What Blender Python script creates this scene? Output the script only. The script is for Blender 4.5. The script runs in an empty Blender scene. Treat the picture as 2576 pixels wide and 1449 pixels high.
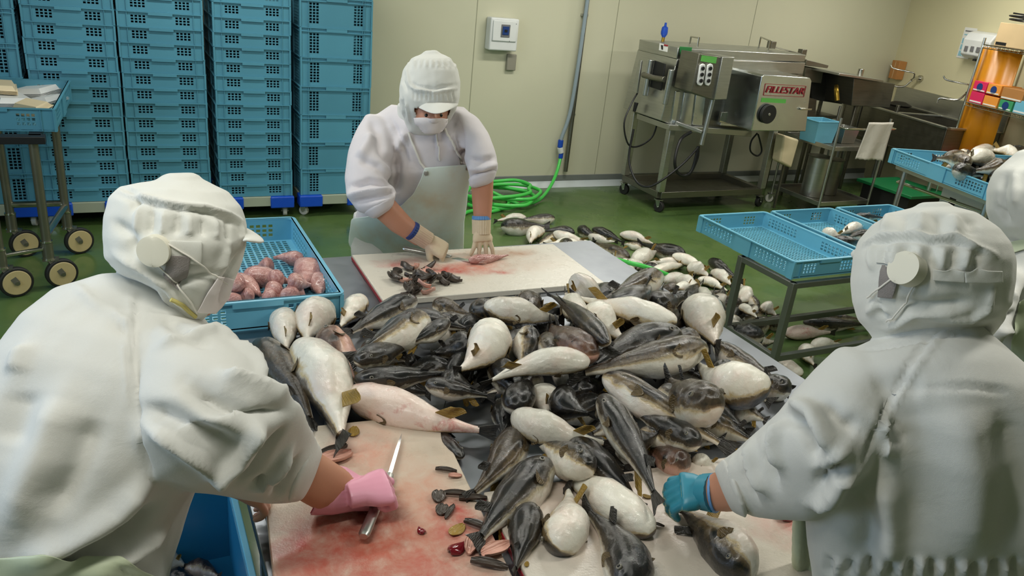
import bpy, bmesh, math, random
import numpy as np
from mathutils import Vector, Matrix
from mathutils.bvhtree import BVHTree
random.seed(7)
D = bpy.data
SC = bpy.context.scene
COL = SC.collection

# ------------------------------------------------------------------ camera
CAMZ = 1.95
RC = np.array([[0.8961715187973632, 0.08275257579375751, -0.4359227226194177],
               [-0.43239854750605394, 0.38327766808360075, -0.8161677065793845],
               [0.09953946459109697, 0.9199186052841283, 0.3792646235031975]])
FPX, CX, CY = 1962.25, 1288.0, 724.5
cam_d = D.cameras.new('camera')
cam_d.sensor_width = 36.0
cam_d.lens = FPX / 2576 * 36.0
cam_d.clip_start = 0.05
cam = D.objects.new('camera', cam_d)
M = Matrix([list(RC[0]) + [0], list(RC[1]) + [0], list(RC[2]) + [CAMZ], [0, 0, 0, 1]])
cam.matrix_world = M
COL.objects.link(cam)
SC.camera = cam

# ------------------------------------------------------------------ light
SC.view_settings.view_transform = 'Standard'
SC.view_settings.look = 'None'
SC.view_settings.gamma = 1
SC.view_settings.exposure = 0.0
w = D.worlds.new('world'); SC.world = w; w.use_nodes = True
w.node_tree.nodes['Background'].inputs[0].default_value = (0.75, 0.82, 0.9, 1)
w.node_tree.nodes['Background'].inputs[1].default_value = 0.2

def area(name, loc, rot, sx, sy, power, col):
    l = D.lights.new(name, 'AREA'); l.shape = 'RECTANGLE'; l.size = sx; l.size_y = sy
    l.energy = power; l.color = col
    o = D.objects.new(name, l); o.location = loc; o.rotation_euler = rot
    COL.objects.link(o); return o
TUBE = (1.0, 0.975, 0.90)
for (lx, ly, pw) in [(-0.3, 0.9, 21), (2.5, 0.9, 23), (0.0, 3.0, 20), (2.6, 3.1, 28), (5.2, 3.4, 34), (0.6, 5.0, 22), (3.4, 5.1, 30), (6.5, 5.0, 30)]:
    area('ceiling_tube_lamp', (lx, ly, 2.66), (0, 0, 0), 1.2, 0.16, pw, TUBE)
area('daylight_from_left_window', (-2.7, 1.9, 1.75), (0, math.radians(-90), 0), 1.3, 2.2, 42, (0.56, 0.74, 1.0))

# ------------------------------------------------------------------ pixel helpers (photo measurements -> points in the room)
CAMP = np.array([0, 0, CAMZ])
def ray(px, py): return RC @ np.array([px - CX, -(py - CY), -FPX])
def at(px, py, d): return Vector(CAMP + ray(px, py) * (d / FPX))
def onz(px, py, z):
    r = ray(px, py); return Vector(CAMP + r * ((z - CAMZ) / r[2]))
def ony(px, py, y):
    r = ray(px, py); return Vector(CAMP + r * (y / r[1]))
def onx(px, py, x):
    r = ray(px, py); return Vector(CAMP + r * (x / r[0]))

# ------------------------------------------------------------------ materials
def srgb(r, g, b):
    f = lambda c: (c / 255 / 12.92) if c / 255 <= 0.04045 else ((c / 255 + 0.055) / 1.055) ** 2.4
    return (f(r), f(g), f(b), 1)
class NT:
    def __init__(s, name):
        s.m = D.materials.new(name); s.m.use_nodes = True
        s.n = s.m.node_tree.nodes; s.l = s.m.node_tree.links
        s.p = s.n['Principled BSDF']
    def node(s, t, **kw):
        n = s.n.new(t)
        for k, v in kw.items(): setattr(n, k, v)
        return n
    def link(s, a, b): s.l.new(a, b)
    def coord(s, which='Object', scale=None):
        c = s.node('ShaderNodeTexCoord'); out = c.outputs[which]
        if scale:
            mp = s.node('ShaderNodeMapping'); mp.inputs['Scale'].default_value = scale
            s.link(out, mp.inputs[0]); out = mp.outputs[0]
        return out
    def noise(s, vec, scale, detail=3, rough=0.5, dist=0.0):
        n = s.node('ShaderNodeTexNoise'); n.inputs['Scale'].default_value = scale
        n.inputs['Detail'].default_value = detail; n.inputs['Roughness'].default_value = rough
        n.inputs['Distortion'].default_value = dist
        s.link(vec, n.inputs['Vector']); return n.outputs['Fac']
    def ramp(s, fac, stops, interp='LINEAR'):
        r = s.node('ShaderNodeValToRGB'); r.color_ramp.interpolation = interp
        e = r.color_ramp.elements
        while len(e) < len(stops): e.new(0.5)
        for i, (p, c) in enumerate(stops):
            e[i].position = p; e[i].color = c if len(c) == 4 else (*c, 1)
        s.link(fac, r.inputs[0]); return r.outputs[0]
    def math(s, op, a, b=None, c=None, clamp=False):
        n = s.node('ShaderNodeMath', operation=op, use_clamp=clamp)
        for i, v in enumerate((a, b, c)):
            if v is None: continue
            if isinstance(v, (int, float)): n.inputs[i].default_value = v
            else: s.link(v, n.inputs[i])
        return n.outputs[0]
    def mix(s, fac, a, b, mode='MIX'):
        n = s.node('ShaderNodeMix', data_type='RGBA', blend_type=mode)
        for k, v in ((0, fac), (6, a), (7, b)):
            if isinstance(v, (int, float)): n.inputs[k].default_value = v
            elif isinstance(v, tuple): n.inputs[k].default_value = v
            else: s.link(v, n.inputs[k])
        return n.outputs[2]
    def bump(s, h, strength, dist=0.01):
        b = s.node('ShaderNodeBump'); b.inputs['Strength'].default_value = strength
        b.inputs['Distance'].default_value = dist
        s.link(h, b.inputs['Height']); s.link(b.outputs[0], s.p.inputs['Normal'])
    def color(s, c):
        if isinstance(c, tuple): s.p.inputs['Base Color'].default_value = c
        else: s.link(c, s.p.inputs['Base Color'])
    def set(s, rough=None, metal=None, spec=None, coat=None, coatr=None):
        P = s.p.inputs
        if rough is not None:
            if isinstance(rough, (int, float)): P['Roughness'].default_value = rough
            else: s.link(rough, P['Roughness'])
        if metal is not None: P['Metallic'].default_value = metal
        if spec is not None: P['Specular IOR Level'].default_value = spec
        if coat is not None: P['Coat Weight'].default_value = coat
        if coatr is not None: P['Coat Roughness'].default_value = coatr

def simple(name, col, rough=0.5, metal=0.0, var=0.08, nscale=8, bump=0.0, bscale=60, coat=None, coord='Object'):
    t = NT(name); v = t.coord(coord)
    f = t.noise(v, nscale, 3)
    a = tuple(c * (1 - var) for c in col[:3]) + (1,); b = tuple(min(1, c * (1 + var)) for c in col[:3]) + (1,)
    t.color(t.mix(f, a, b)); t.set(rough, metal, coat=coat)
    if bump: t.bump(t.noise(v, bscale, 2), bump, 0.002)
    return t.m
def steel(name, col, rough=0.28, var=0.25, streak=(1, 1, 12)):
    t = NT(name); v = t.coord('Object', streak)
    f = t.noise(v, 6, 4)
    t.color(t.mix(f, tuple(c * (1 - var) for c in col[:3]) + (1,), tuple(min(1, c * (1 + var)) for c in col[:3]) + (1,)))
    r = t.math('MULTIPLY_ADD', t.noise(t.coord(), 14, 3), 0.25, rough - 0.1)
    t.set(r, 1.0); return t.m
def cloth(name, col, stain=None, rough=0.85, bump=0.15):
    t = NT(name); v = t.coord()
    f = t.noise(v, 3.5, 3)
    c = t.mix(f, tuple(x * 0.93 for x in col[:3]) + (1,), tuple(min(1, x * 1.04) for x in col[:3]) + (1,))
    if stain:
        s = t.ramp(t.noise(v, 5, 4, 0.6), [(0.48, (0, 0, 0, 1)), (0.72, (1, 1, 1, 1))])
        c = t.mix(t.math('MULTIPLY', s, 0.55), c, stain)
    t.color(c); t.set(rough)
    t.p.inputs['Sheen Weight'].default_value = 0.15
    h = t.math('ADD', t.noise(v, 14, 4, 0.55, 0.6), t.math('MULTIPLY', t.noise(v, 900, 1), 0.12))
    t.bump(h, bump, 0.02); return t.m

MT = {}
# glossy wet green epoxy floor
t = NT('green_epoxy_floor'); v = t.coord()
n1 = t.noise(v, 0.9, 4, 0.6); n2 = t.noise(v, 6, 4, 0.6)
c = t.ramp(n1, [(0.3, srgb(62, 88, 46)), (0.55, srgb(84, 108, 58)), (0.75, srgb(100, 120, 76))])
c = t.mix(t.math('MULTIPLY', t.ramp(n2, [(0.5, (0, 0, 0, 1)), (0.7, (1, 1, 1, 1))]), 0.4), c, srgb(66, 92, 60))
t.color(c); t.set(t.math('MULTIPLY_ADD', t.ramp(t.noise(v, 2.2, 3), [(0.4, (0, 0, 0, 1)), (0.62, (1, 1, 1, 1))]), 0.30, 0.12))
t.bump(t.noise(v, 30, 3), 0.08, 0.003); MT['floor'] = t.m
# panel wall
t = NT('cream_wall_panel'); v = t.coord()
c = t.mix(t.noise(v, 1.3, 3), srgb(200, 198, 172), srgb(207, 205, 180)); t.color(c); t.set(0.42)
t.bump(t.noise(v, 160, 2), 0.08, 0.001); MT['wall'] = t.m
t = NT('cream_wall_panel_right'); v = t.coord()
c = t.mix(t.noise(v, 1.3, 3), srgb(206, 198, 160), srgb(212, 206, 170)); t.color(c); t.set(0.5); MT['wallr'] = t.m
MT['ceil'] = simple('white_ceiling_panel', srgb(196, 196, 188), 0.7)
MT['base'] = simple('white_coving', srgb(205, 212, 212), 0.3)
MT['baseg'] = simple('grey_skirting', srgb(120, 124, 120), 0.45)
MT['joint'] = simple('panel_joint', srgb(150, 150, 126), 0.6)
def plastic(name, col, rough=0.38):
    t = NT(name); v = t.coord()
    oi = t.node('ShaderNodeObjectInfo')
    b = t.math('MULTIPLY_ADD', oi.outputs['Random'], 0.14, 0.93)
    c = t.mix(t.noise(v, 5, 3), tuple(x * 0.9 for x in col[:3]) + (1,), tuple(min(1, x * 1.08) for x in col[:3]) + (1,))
    h = t.node('ShaderNodeHueSaturation'); t.link(b, h.inputs['Value']); t.link(c, h.inputs['Color'])
    t.color(h.outputs[0]); t.set(rough)
    t.p.inputs['Subsurface Weight'].default_value = 0.0
    t.bump(t.noise(v, 220, 2), 0.06, 0.001); return t.m
MT['crate'] = plastic('stack_crate_blue', srgb(82, 146, 168))
MT['tray'] = plastic('tray_blue', srgb(104, 174, 200), 0.3)
MT['deepblue'] = plastic('dark_blue_box', srgb(40, 124, 164), 0.3)
MT['dollyblue'] = simple('royal_blue_plastic', srgb(16, 76, 190), 0.35)
MT['plank'] = simple('beige_plank', srgb(160, 168, 148), 0.6)
MT['wheelw'] = simple('white_nylon_wheel', srgb(200, 200, 190), 0.4)
MT['wheelt'] = simple('tan_wheel_disc', srgb(190, 172, 124), 0.45)
MT['rubber'] = simple('black_rubber', srgb(28, 28, 26), 0.6)
MT['wood'] = simple('brown_box', srgb(176, 122, 66), 0.6)
MT['steel'] = steel('brushed_stainless', srgb(186, 187, 182), 0.34, 0.15)
MT['steeld'] = steel('dull_stainless', srgb(132, 130, 120), 0.4, 0.2)
MT['steelb'] = steel('bluish_table_steel', srgb(140, 144, 150), 0.36, 0.1)
MT['chrome'] = steel('polished_tube', srgb(196, 194, 184), 0.16, 0.05)
MT['mirror'] = steel('polished_sheet', srgb(212, 216, 216), 0.2, 0.04)
MT['dark'] = simple('black_part_and_gap_shade', srgb(14, 15, 18), 0.5)  # plain black for dark parts, also painted in as the shade of a gap
MT['iron'] = simple('dark_grey_post', srgb(128, 126, 112), 0.35, 0.8)
MT['post'] = simple('grey_steel_post', srgb(120, 122, 116), 0.35, 0.6)
MT['whitep'] = simple('white_plastic', srgb(220, 222, 220), 0.35)
MT['greyp'] = simple('grey_plastic', srgb(140, 136, 122), 0.5)
MT['creamp'] = simple('cream_plastic', srgb(222, 205, 168), 0.35)
MT['hose'] = simple('green_hose', srgb(74, 196, 82), 0.3)
MT['cable'] = simple('black_cable', srgb(20, 20, 22), 0.45)
MT['gtape'] = simple('green_tape', srgb(40, 120, 60), 0.5)
MT['gtapel'] = simple('light_green_tape', srgb(96, 176, 80), 0.5)
MT['redink'] = simple('red_lettering', srgb(150, 24, 40), 0.5)
MT['white'] = simple('white_sheet', srgb(225, 225, 220), 0.6)
MT['orange'] = simple('orange_curtain', srgb(214, 140, 20), 0.4)
MT['orange'].node_tree.nodes['Principled BSDF'].inputs['Transmission Weight'].default_value = 0.25
MT['cardb'] = simple('tan_cardboard', srgb(200, 174, 132), 0.7)
MT['pink'] = simple('pink_carton', srgb(216, 40, 92), 0.5)
MT['ltpink'] = simple('pale_pink_pack', srgb(226, 130, 165), 0.5)
MT['orangeb'] = simple('orange_carton', srgb(232, 150, 60), 0.5)
MT['greenb'] = simple('green_carton', srgb(60, 150, 100), 0.5)
MT['blueb'] = simple('light_blue_carton', srgb(110, 180, 205), 0.5)
MT['navy'] = simple('navy_glove', srgb(30, 60, 120), 0.4)
MT['beige'] = simple('beige_wall_board', srgb(206, 178, 150), 0.6)
MT['greenmat'] = simple('green_mat', srgb(16, 110, 60), 0.5)
MT['brass'] = simple('brass', srgb(170, 140, 60), 0.3, 1.0)
MT['bluep'] = simple('bright_blue_plastic', srgb(24, 74, 180), 0.35)
MT['bprint'] = simple('pale_blue_print', srgb(140, 190, 205), 0.5)
MT['gprint'] = simple('grey_print', srgb(110, 110, 112), 0.5)

# ------------------------------------------------------------------ object helpers
def tag(o, label=None, cat=None, group=None, kind=None):
    if label: o['label'] = label
    if cat: o['category'] = cat
    if group: o['group'] = group
    if kind: o['kind'] = kind
    return o
def thing(name, label, cat, loc=(0, 0, 0), rz=0, group=None):
    o = D.objects.new(name, None); o.empty_display_size = 0.05; COL.objects.link(o)
    o.location = loc; o.rotation_euler = (0, 0, rz)
    return tag(o, label, cat, group)

class MB:
    def __init__(s): s.v = []; s.f = []
    def add(s, vs, fs):
        b = len(s.v); s.v += [tuple(p) for p in vs]; s.f += [tuple(i + b for i in f) for f in fs]; return s
    def box(s, a, b):
        x0, y0, z0 = a; x1, y1, z1 = b
        return s.add([(x0, y0, z0), (x1, y0, z0), (x1, y1, z0), (x0, y1, z0), (x0, y0, z1), (x1, y0, z1), (x1, y1, z1), (x0, y1, z1)],
                     [(0, 3, 2, 1), (4, 5, 6, 7), (0, 1, 5, 4), (1, 2, 6, 5), (2, 3, 7, 6), (3, 0, 4, 7)])
    def hexa(s, bot, top):
        return s.add(list(bot) + list(top), [(0, 3, 2, 1), (4, 5, 6, 7), (0, 1, 5, 4), (1, 2, 6, 5), (2, 3, 7, 6), (3, 0, 4, 7)])
    def bar(s, a, b, w, h, up=(0, 0, 1)):
        a = Vector(a); b = Vector(b); d = (b - a).normalized(); u = Vector(up)
        if abs(d.dot(u)) > 0.95: u = Vector((0, 1, 0))
        sd = d.cross(u).normalized(); u = sd.cross(d)
        q = lambda p: [p - sd * w / 2 - u * h / 2, p + sd * w / 2 - u * h / 2, p + sd * w / 2 + u * h / 2, p - sd * w / 2 + u * h / 2]
        return s.hexa(q(a), q(b))
    def tube(s, pts, r, seg=12, closed=False, caps=True):
        pts = [Vector(p) for p in pts]; n = len(pts)
        rr = r if isinstance(r, (list, tuple)) else [r] * n
        b = len(s.v); prev = None
        for i, p in enumerate(pts):
            if closed: d = pts[(i + 1) % n] - pts[i - 1]
            else: d = pts[min(i + 1, n - 1)] - pts[max(i - 1, 0)]
            d.normalize()
            if prev is None:
                u = Vector((0, 0, 1)) if abs(d.z) < 0.9 else Vector((1, 0, 0))
                prev = (u - d * u.dot(d)).normalized()
            else: prev = (prev - d * prev.dot(d)).normalized()
            q = d.cross(prev)
            for k in range(seg):
                a = 2 * math.pi * k / seg
                s.v.append(tuple(p + (prev * math.cos(a) + q * math.sin(a)) * rr[i]))
        m = n if closed else n - 1
        for i in range(m):
            for k in range(seg):
                a0 = b + i * seg + k; a1 = b + i * seg + (k + 1) % seg
                c0 = b + ((i + 1) % n) * seg + k; c1 = b + ((i + 1) % n) * seg + (k + 1) % seg
                s.f.append((a0, a1, c1, c0))
        if caps and not closed:
            s.f.append(tuple(b + k for k in range(seg))[::-1]); s.f.append(tuple(b + (n - 1) * seg + k for k in range(seg)))
        return s
    def cyl(s, a, b, r, seg=20, r2=None): return s.tube([a, b], [r, r if r2 is None else r2], seg)
    def loft(s, rings, cap=True):
        b = len(s.v); n = len(rings[0])
        for r in rings: s.v += [tuple(p) for p in r]
        for i in range(len(rings) - 1):
            for k in range(n):
                s.f.append((b + i * n + k, b + i * n + (k + 1) % n, b + (i + 1) * n + (k + 1) % n, b + (i + 1) * n + k))
        if cap:
            s.f.append(tuple(b + k for k in range(n))[::-1]); s.f.append(tuple(b + (len(rings) - 1) * n + k for k in range(n)))
        return s
    def prism(s, poly, off):
        off = Vector(off); poly = [Vector(p) for p in poly]; n = len(poly); b = len(s.v)
        s.v += [tuple(p) for p in poly] + [tuple(p + off) for p in poly]
        s.f.append(tuple(b + i for i in range(n))[::-1]); s.f.append(tuple(b + n + i for i in range(n)))
        for i in range(n): s.f.append((b + i, b + (i + 1) % n, b + n + (i + 1) % n, b + n + i))
        return s
    def lattice(s, o, u, v, nrm, us, vs, void, t):
        """thin wall with square holes: grid lines us x vs, cells in void are open"""
        o = Vector(o); u = Vector(u); v = Vector(v); nn = Vector(nrm) * t; b = len(s.v); W = len(us)
        for side in (0, 1):
            for y in vs:
                for x in us: s.v.append(tuple(o + u * x + v * y + nn * side))
        N = W * len(vs); I = lambda i, j, q: b + q * N + j * W + i
        for j in range(len(vs) - 1):
            for i in range(W - 1):
                if (i, j) in void: continue
                s.f.append((I(i, j, 0), I(i, j + 1, 0), I(i + 1, j + 1, 0), I(i + 1, j, 0)))
                s.f.append((I(i, j, 1), I(i + 1, j, 1), I(i + 1, j + 1, 1), I(i, j + 1, 1)))
                for (di, dj, a, c) in ((-1, 0, (i, j), (i, j + 1)), (1, 0, (i + 1, j + 1), (i + 1, j)), (0, -1, (i + 1, j), (i, j)), (0, 1, (i, j + 1), (i + 1, j + 1))):
                    ni, nj = i + di, j + dj
                    if (ni, nj) in void or ni < 0 or nj < 0 or ni >= W - 1 or nj >= len(vs) - 1:
                        s.f.append((I(*a, 0), I(*a, 1), I(*c, 1), I(*c, 0)))
        return s
    def mesh(s, name, mat, smooth=30, fix=True):
        me = D.meshes.new(name); me.from_pydata(s.v, [], s.f); me.update()
        if fix:
            bm = bmesh.new(); bm.from_mesh(me); bmesh.ops.recalc_face_normals(bm, faces=bm.faces); bm.to_mesh(me); bm.free()
        if smooth:
            me.polygons.foreach_set('use_smooth', [True] * len(me.polygons))
            me.set_sharp_from_angle(angle=math.radians(smooth))
        for m in (mat if isinstance(mat, (list, tuple)) else [mat]): me.materials.append(m)
        return me
    def build(s, name, mat, parent=None, bevel=0.0, smooth=30, seg=2):
        o = D.objects.new(name, s.mesh(name, mat, smooth)); COL.objects.link(o)
        if parent is not None: o.parent = parent
        if bevel:
            m = o.modifiers.new('bevel', 'BEVEL'); m.width = bevel; m.segments = seg; m.limit_method = 'ANGLE'
            m.angle_limit = math.radians(40)
        return o
def inst(me, name, parent=None, loc=None):
    o = D.objects.new(name, me); COL.objects.link(o)
    if parent is not None: o.parent = parent
    if loc is not None: o.location = loc
    return o
def spline(pts, n=8):
    """Catmull-Rom through points"""
    P = [Vector(p) for p in pts]; P = [P[0] * 2 - P[1]] + P + [P[-1] * 2 - P[-2]]; out = []
    for i in range(1, len(P) - 2):
        for k in range(n):
            t = k / n
            out.append(0.5 * ((2 * P[i]) + (P[i + 1] - P[i - 1]) * t + (2 * P[i - 1] - 5 * P[i] + 4 * P[i + 1] - P[i + 2]) * t * t + (3 * P[i] - P[i - 1] - 3 * P[i + 1] + P[i + 2]) * t ** 3))
    return out + [P[-2]]

# ------------------------------------------------------------------ the room
def struct(o): o['kind'] = 'structure'; return o
YB = 6.47; XL = -3.0; YF = -2.6; ZC = 2.8
CR = Vector((8.13, YB, 0)); WD = Vector((0.2442, 0.9697, 0)).normalized()      # right wall runs from the corner towards the camera along -WD
CE = CR - WD * ((YB - YF) / WD.y)
struct(MB().prism([(XL, YF, 0), (CE.x, YF, 0), (CR.x, YB, 0), (XL, YB, 0)], (0, 0, -0.1)).build('floor', MT['floor'], smooth=0))
struct(MB().prism([(XL, YF, ZC), (CE.x, YF, ZC), (CR.x, YB, ZC), (XL, YB, ZC)], (0, 0, 0.1)).build('ceiling', MT['ceil'], smooth=0))
struct(MB().box((XL, YB, 0), (CR.x + 0.1, YB + 0.1, ZC)).build('wall_back', MT['wall'], smooth=0))
struct(MB().box((XL - 0.1, YF, 0), (XL, YB, ZC)).build('wall_left', MT['wall'], smooth=0))
struct(MB().box((XL, YF - 0.1, 0), (CE.x, YF, ZC)).build('wall_front', MT['wall'], smooth=0))
struct(MB().prism([CE, CR, CR + Vector((0.1, 0, 0)), CE + Vector((0.1, 0, 0))], (0, 0, ZC)).build('wall_right', MT['wallr'], smooth=0))
struct(MB().box((XL, YB - 0.012, 0.058), (CR.x, YB, 0.115)).build('trim_1', MT['baseg'], bevel=0.004))
struct(MB().prism([(XL, YB, 0.058), (XL, YB - 0.012, 0.058), (XL, YB - 0.02, 0.03), (XL, YB - 0.05, 0.0), (XL, YB, 0)], (CR.x - XL, 0, 0)).build('baseboard_back', MT['base'], bevel=0.002))
for x in (2.83, 4.25, 5.9): struct(MB().box((x - 0.003, YB - 0.002, 0.115), (x + 0.003, YB + 0.001, ZC)).build('trim_%d' % int(x * 10), MT['joint'], smooth=0))
# ------------------------------------------------------------------ crates
def hole_axis(total, groups, n_extra=()):
    """grid lines for holes: groups = list of (start, count, pitch, hole)"""
    L = {0.0, total}; holes = []
    for (s0, cnt, pitch, hole) in groups:
        for k in range(cnt):
            a = s0 + k * pitch; b = a + hole; L.add(round(a, 5)); L.add(round(b, 5)); holes.append((round(a, 5), round(b, 5)))
    us = sorted(L); return us, [us.index(a) for a, b in holes]
def crate_meshes(kind, W, L, H, mat):
    """local: x in [-W/2,W/2], y in [-L/2,L/2], z 0..H"""
    t = 0.005; body = MB(); rim = MB(); z0 = 0.006
    if kind == 'shallow':
        vg = [(H * 0.26, 3, H * 0.185, H * 0.125)]
        p = 0.0235
        ug = [(W * 0.165, 4, p, 0.0155), (W * 0.835 - 3 * p - 0.0155, 4, p, 0.0155)]
        lg = [(L * 0.085, 9, 0.027, 0.0165), (L * 0.915 - 8 * 0.027 - 0.0165, 9, 0.027, 0.0165)]
    else:
        vg = [(H * 0.13, 7, H * 0.1, H * 0.072)]
        p = 0.024
        ug = [(W * 0.14, 3, p, 0.017), (W * 0.86 - 2 * p - 0.017, 3, p, 0.017)]
        lg = [(L * 0.1, 8, 0.027, 0.0165), (L * 0.9 - 7 * 0.027 - 0.0165, 8, 0.027, 0.0165)]
    ins = 0.012                     # wall sits inside the rim
    w2, l2 = W / 2 - ins, L / 2 - ins
    us, ui = hole_axis(2 * w2, [(a - ins, c_, p_, h_) for a, c_, p_, h_ in ug]); vs, vi = hole_axis(H, vg)
    void = {(i, j) for i in ui for j in vi}
    body.lattice((-w2, -l2, 0), (1, 0, 0), (0, 0, 1), (0, 1, 0), us, vs, void, t)
    body.lattice((-w2, l2 - t, 0), (1, 0, 0), (0, 0, 1), (0, 1, 0), us, vs, void, t)
    us, ui = hole_axis(2 * l2, [(a - ins, c_, p_, h_) for a, c_, p_, h_ in lg])
    void = {(i, j) for i in ui for j in vi}
    body.lattice((-w2, -l2, 0), (0, 1, 0), (0, 0, 1), (1, 0, 0), us, vs, void, t)
    body.lattice((w2 - t, -l2, 0), (0, 1, 0), (0, 0, 1), (1, 0, 0), us, vs, void, t)
    # ribs
    for fx in (0.12, 0.88):
        x = -W / 2 + W * fx
        for sy in (-1, 1): body.box((x - 0.002, min(sy * l2, sy * (l2 + 0.008)), 0.002), (x + 0.002, max(sy * l2, sy * (l2 + 0.008)), H - 0.004))
    for fy in (0.055, 0.42, 0.58, 0.945):
        y = -L / 2 + L * fy
        for sx in (-1, 1): body.box((min(sx * w2, sx * (w2 + 0.008)), y - 0.002, 0.002), (max(sx * w2, sx * (w2 + 0.008)), y + 0.002, H - 0.004))
    for sx in (-1, 1):              # solid label panel half way along the long side
        body.box((min(sx * w2, sx * (w2 + 0.009)), -L * 0.08, 0.002), (max(sx * w2, sx * (w2 + 0.009)), L * 0.08, H - 0.004))
        for sy in (-1, 1):          # corner posts
            body.box((min(sx * (w2 - 0.004), sx * (w2 + 0.008)), min(sy * (l2 - 0.03), sy * (l2 + 0.0085)), 0), (max(sx * (w2 - 0.004), sx * (w2 + 0.008)), max(sy * (l2 - 0.03), sy * (l2 + 0.0085)), H - 0.004))
    # rim: rounded rectangle ring swept with a flat section
    def ring(hw, hl, r, z, n=5):
        pts = []
        for (cx, cy, a0) in ((hw - r, hl - r, 0), (-hw + r, hl - r, 90), (-hw + r, -hl + r, 180), (hw - r, -hl + r, 270)):
            for k in range(n + 1):
                a = math.radians(a0 + 90 * k / n); pts.append((cx + r * math.cos(a), cy + r * math.sin(a), z))
        return pts
    def flange(zb, zt, out):
        n = 24; A = ring(W / 2 + out, L / 2 + out, 0.025, zb); B = ring(W / 2 + out, L / 2 + out, 0.025, zt)
        Cc = ring(w2 - t - 0.001, l2 - t - 0.001, 0.018, zt); E_ = ring(w2 - t - 0.001, l2 - t - 0.001, 0.018, zb)
        b = len(rim.v); rim.v += A + B + Cc + E_; m = len(A)
        for q in range(4):
            for k in range(m):
                k2 = (k + 1) % m; q2 = (q + 1) % 4
                rim.f.append((b + q * m + k, b + q * m + k2, b + q2 * m + k2, b + q2 * m + k))
    flange(H - 0.006, H, 0.0)
    if kind == 'shallow':
        for sy in (-1, 1): rim.box((-W * 0.14, min(sy * (l2), sy * (L / 2 + 0.001)), H - 0.02), (W * 0.14, max(sy * l2, sy * (L / 2 + 0.001)), H - 0.003))
    else:
        flange(H - 0.032, H - 0.027, -0.001)
        for sy in (-1, 1):
            rim.box((-W * 0.14, min(sy * l2, sy * (L / 2 - 0.001)), H - 0.03), (W * 0.14, max(sy * l2, sy * (L / 2 - 0.001)), H - 0.003))
            for sx in (-0.35, 0.35): rim.box((W * sx - 0.002, min(sy * l2, sy * (L / 2 - 0.002)), H - 0.03), (W * sx + 0.002, max(sy * l2, sy * (L / 2 - 0.002)), H - 0.003))
    base = MB()
    if H < 0.0975 or H > 0.15: base.box((-w2 + t, -l2 + t, z0), (w2 - t, l2 - t, z0 + 0.003)); nx = 0  # solid base added to stack crates to keep light out, so holes look dark
    nx = int((2 * w2 - 0.03) / 0.0235); ny = int((2 * l2 - 0.03) / 0.021)
    if base.v: return [(n_, b_.mesh(kind + '_crate_' + n_, mat, 30)) for n_, b_ in (('wall', body), ('rim', rim), ('grid_or_shading_base', base))]
    ux, ix = hole_axis(2 * w2, [(0.015, nx, 0.0235, 0.0165)]); vy, iy = hole_axis(2 * l2, [(0.015, ny, 0.021, 0.0145)])
    base.lattice((-w2, -l2, z0), (1, 0, 0), (0, 1, 0), (0, 0, 1), ux, vy, {(i, j) for i in ix for j in iy}, 0.004)
    return [(n_, b_.mesh(kind + '_crate_' + n_, mat, 30)) for n_, b_ in (('wall', body), ('rim', rim), ('grid_or_shading_base', base))]
def place_crate(meshes, loc, rz, label, group=None, name='crate', parts=('wall', 'rim', 'grid_or_shading_base'), mat=None, cat='crate'):
    r = thing(name, label, cat, loc, rz, group)
    for n_, me in meshes:
        if n_ in parts: inst(me, n_, r)
    return r
SH = crate_meshes('shallow', 0.528, 0.58, 0.0972, MT['crate'])
DP = crate_meshes('deep', 0.535, 0.58, 0.2055, MT['crate'])
TR = crate_meshes('shallow', 0.53, 0.795, 0.1, MT['tray'])
ORD = ['bottom', 'second', 'third', 'fourth', 'fifth', 'sixth', 'seventh', 'eighth', 'ninth', 'tenth', 'eleventh', 'twelfth', 'thirteenth', 'fourteenth', 'fifteenth', 'sixteenth']
YS = 5.85 + 0.29
STK = [(-0.775, DP, 'deep', 0.206, 8, 'leftmost tall stack'), (-0.222, SH, 'shallow', 0.0975, 15, 'stack second from the left wall side'),
       (0.312, SH, 'shallow', 0.0975, 15, 'middle stack behind the left worker'), (0.890, SH, 'shallow', 0.0975, 15, 'stack next to the deep crates'),
       (1.475, DP, 'deep', 0.206, 8, 'stack beside the cream wall')]
for (x, me, kn, pitch, n, wh) in STK:
    for k in range(n):
        wob = random.uniform(-0.003, 0.003)
        place_crate(me, (x + wob, YS + random.uniform(-0.003, 0.003), 0.175 + k * pitch), random.uniform(-0.006, 0.006),
                    'blue %s crate, %s from the floor in the %s' % (kn, ORD[k], wh), 'stacked blue crates along the back wall', parts=('wall', 'rim', 'grid_or_shading_base'))
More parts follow.
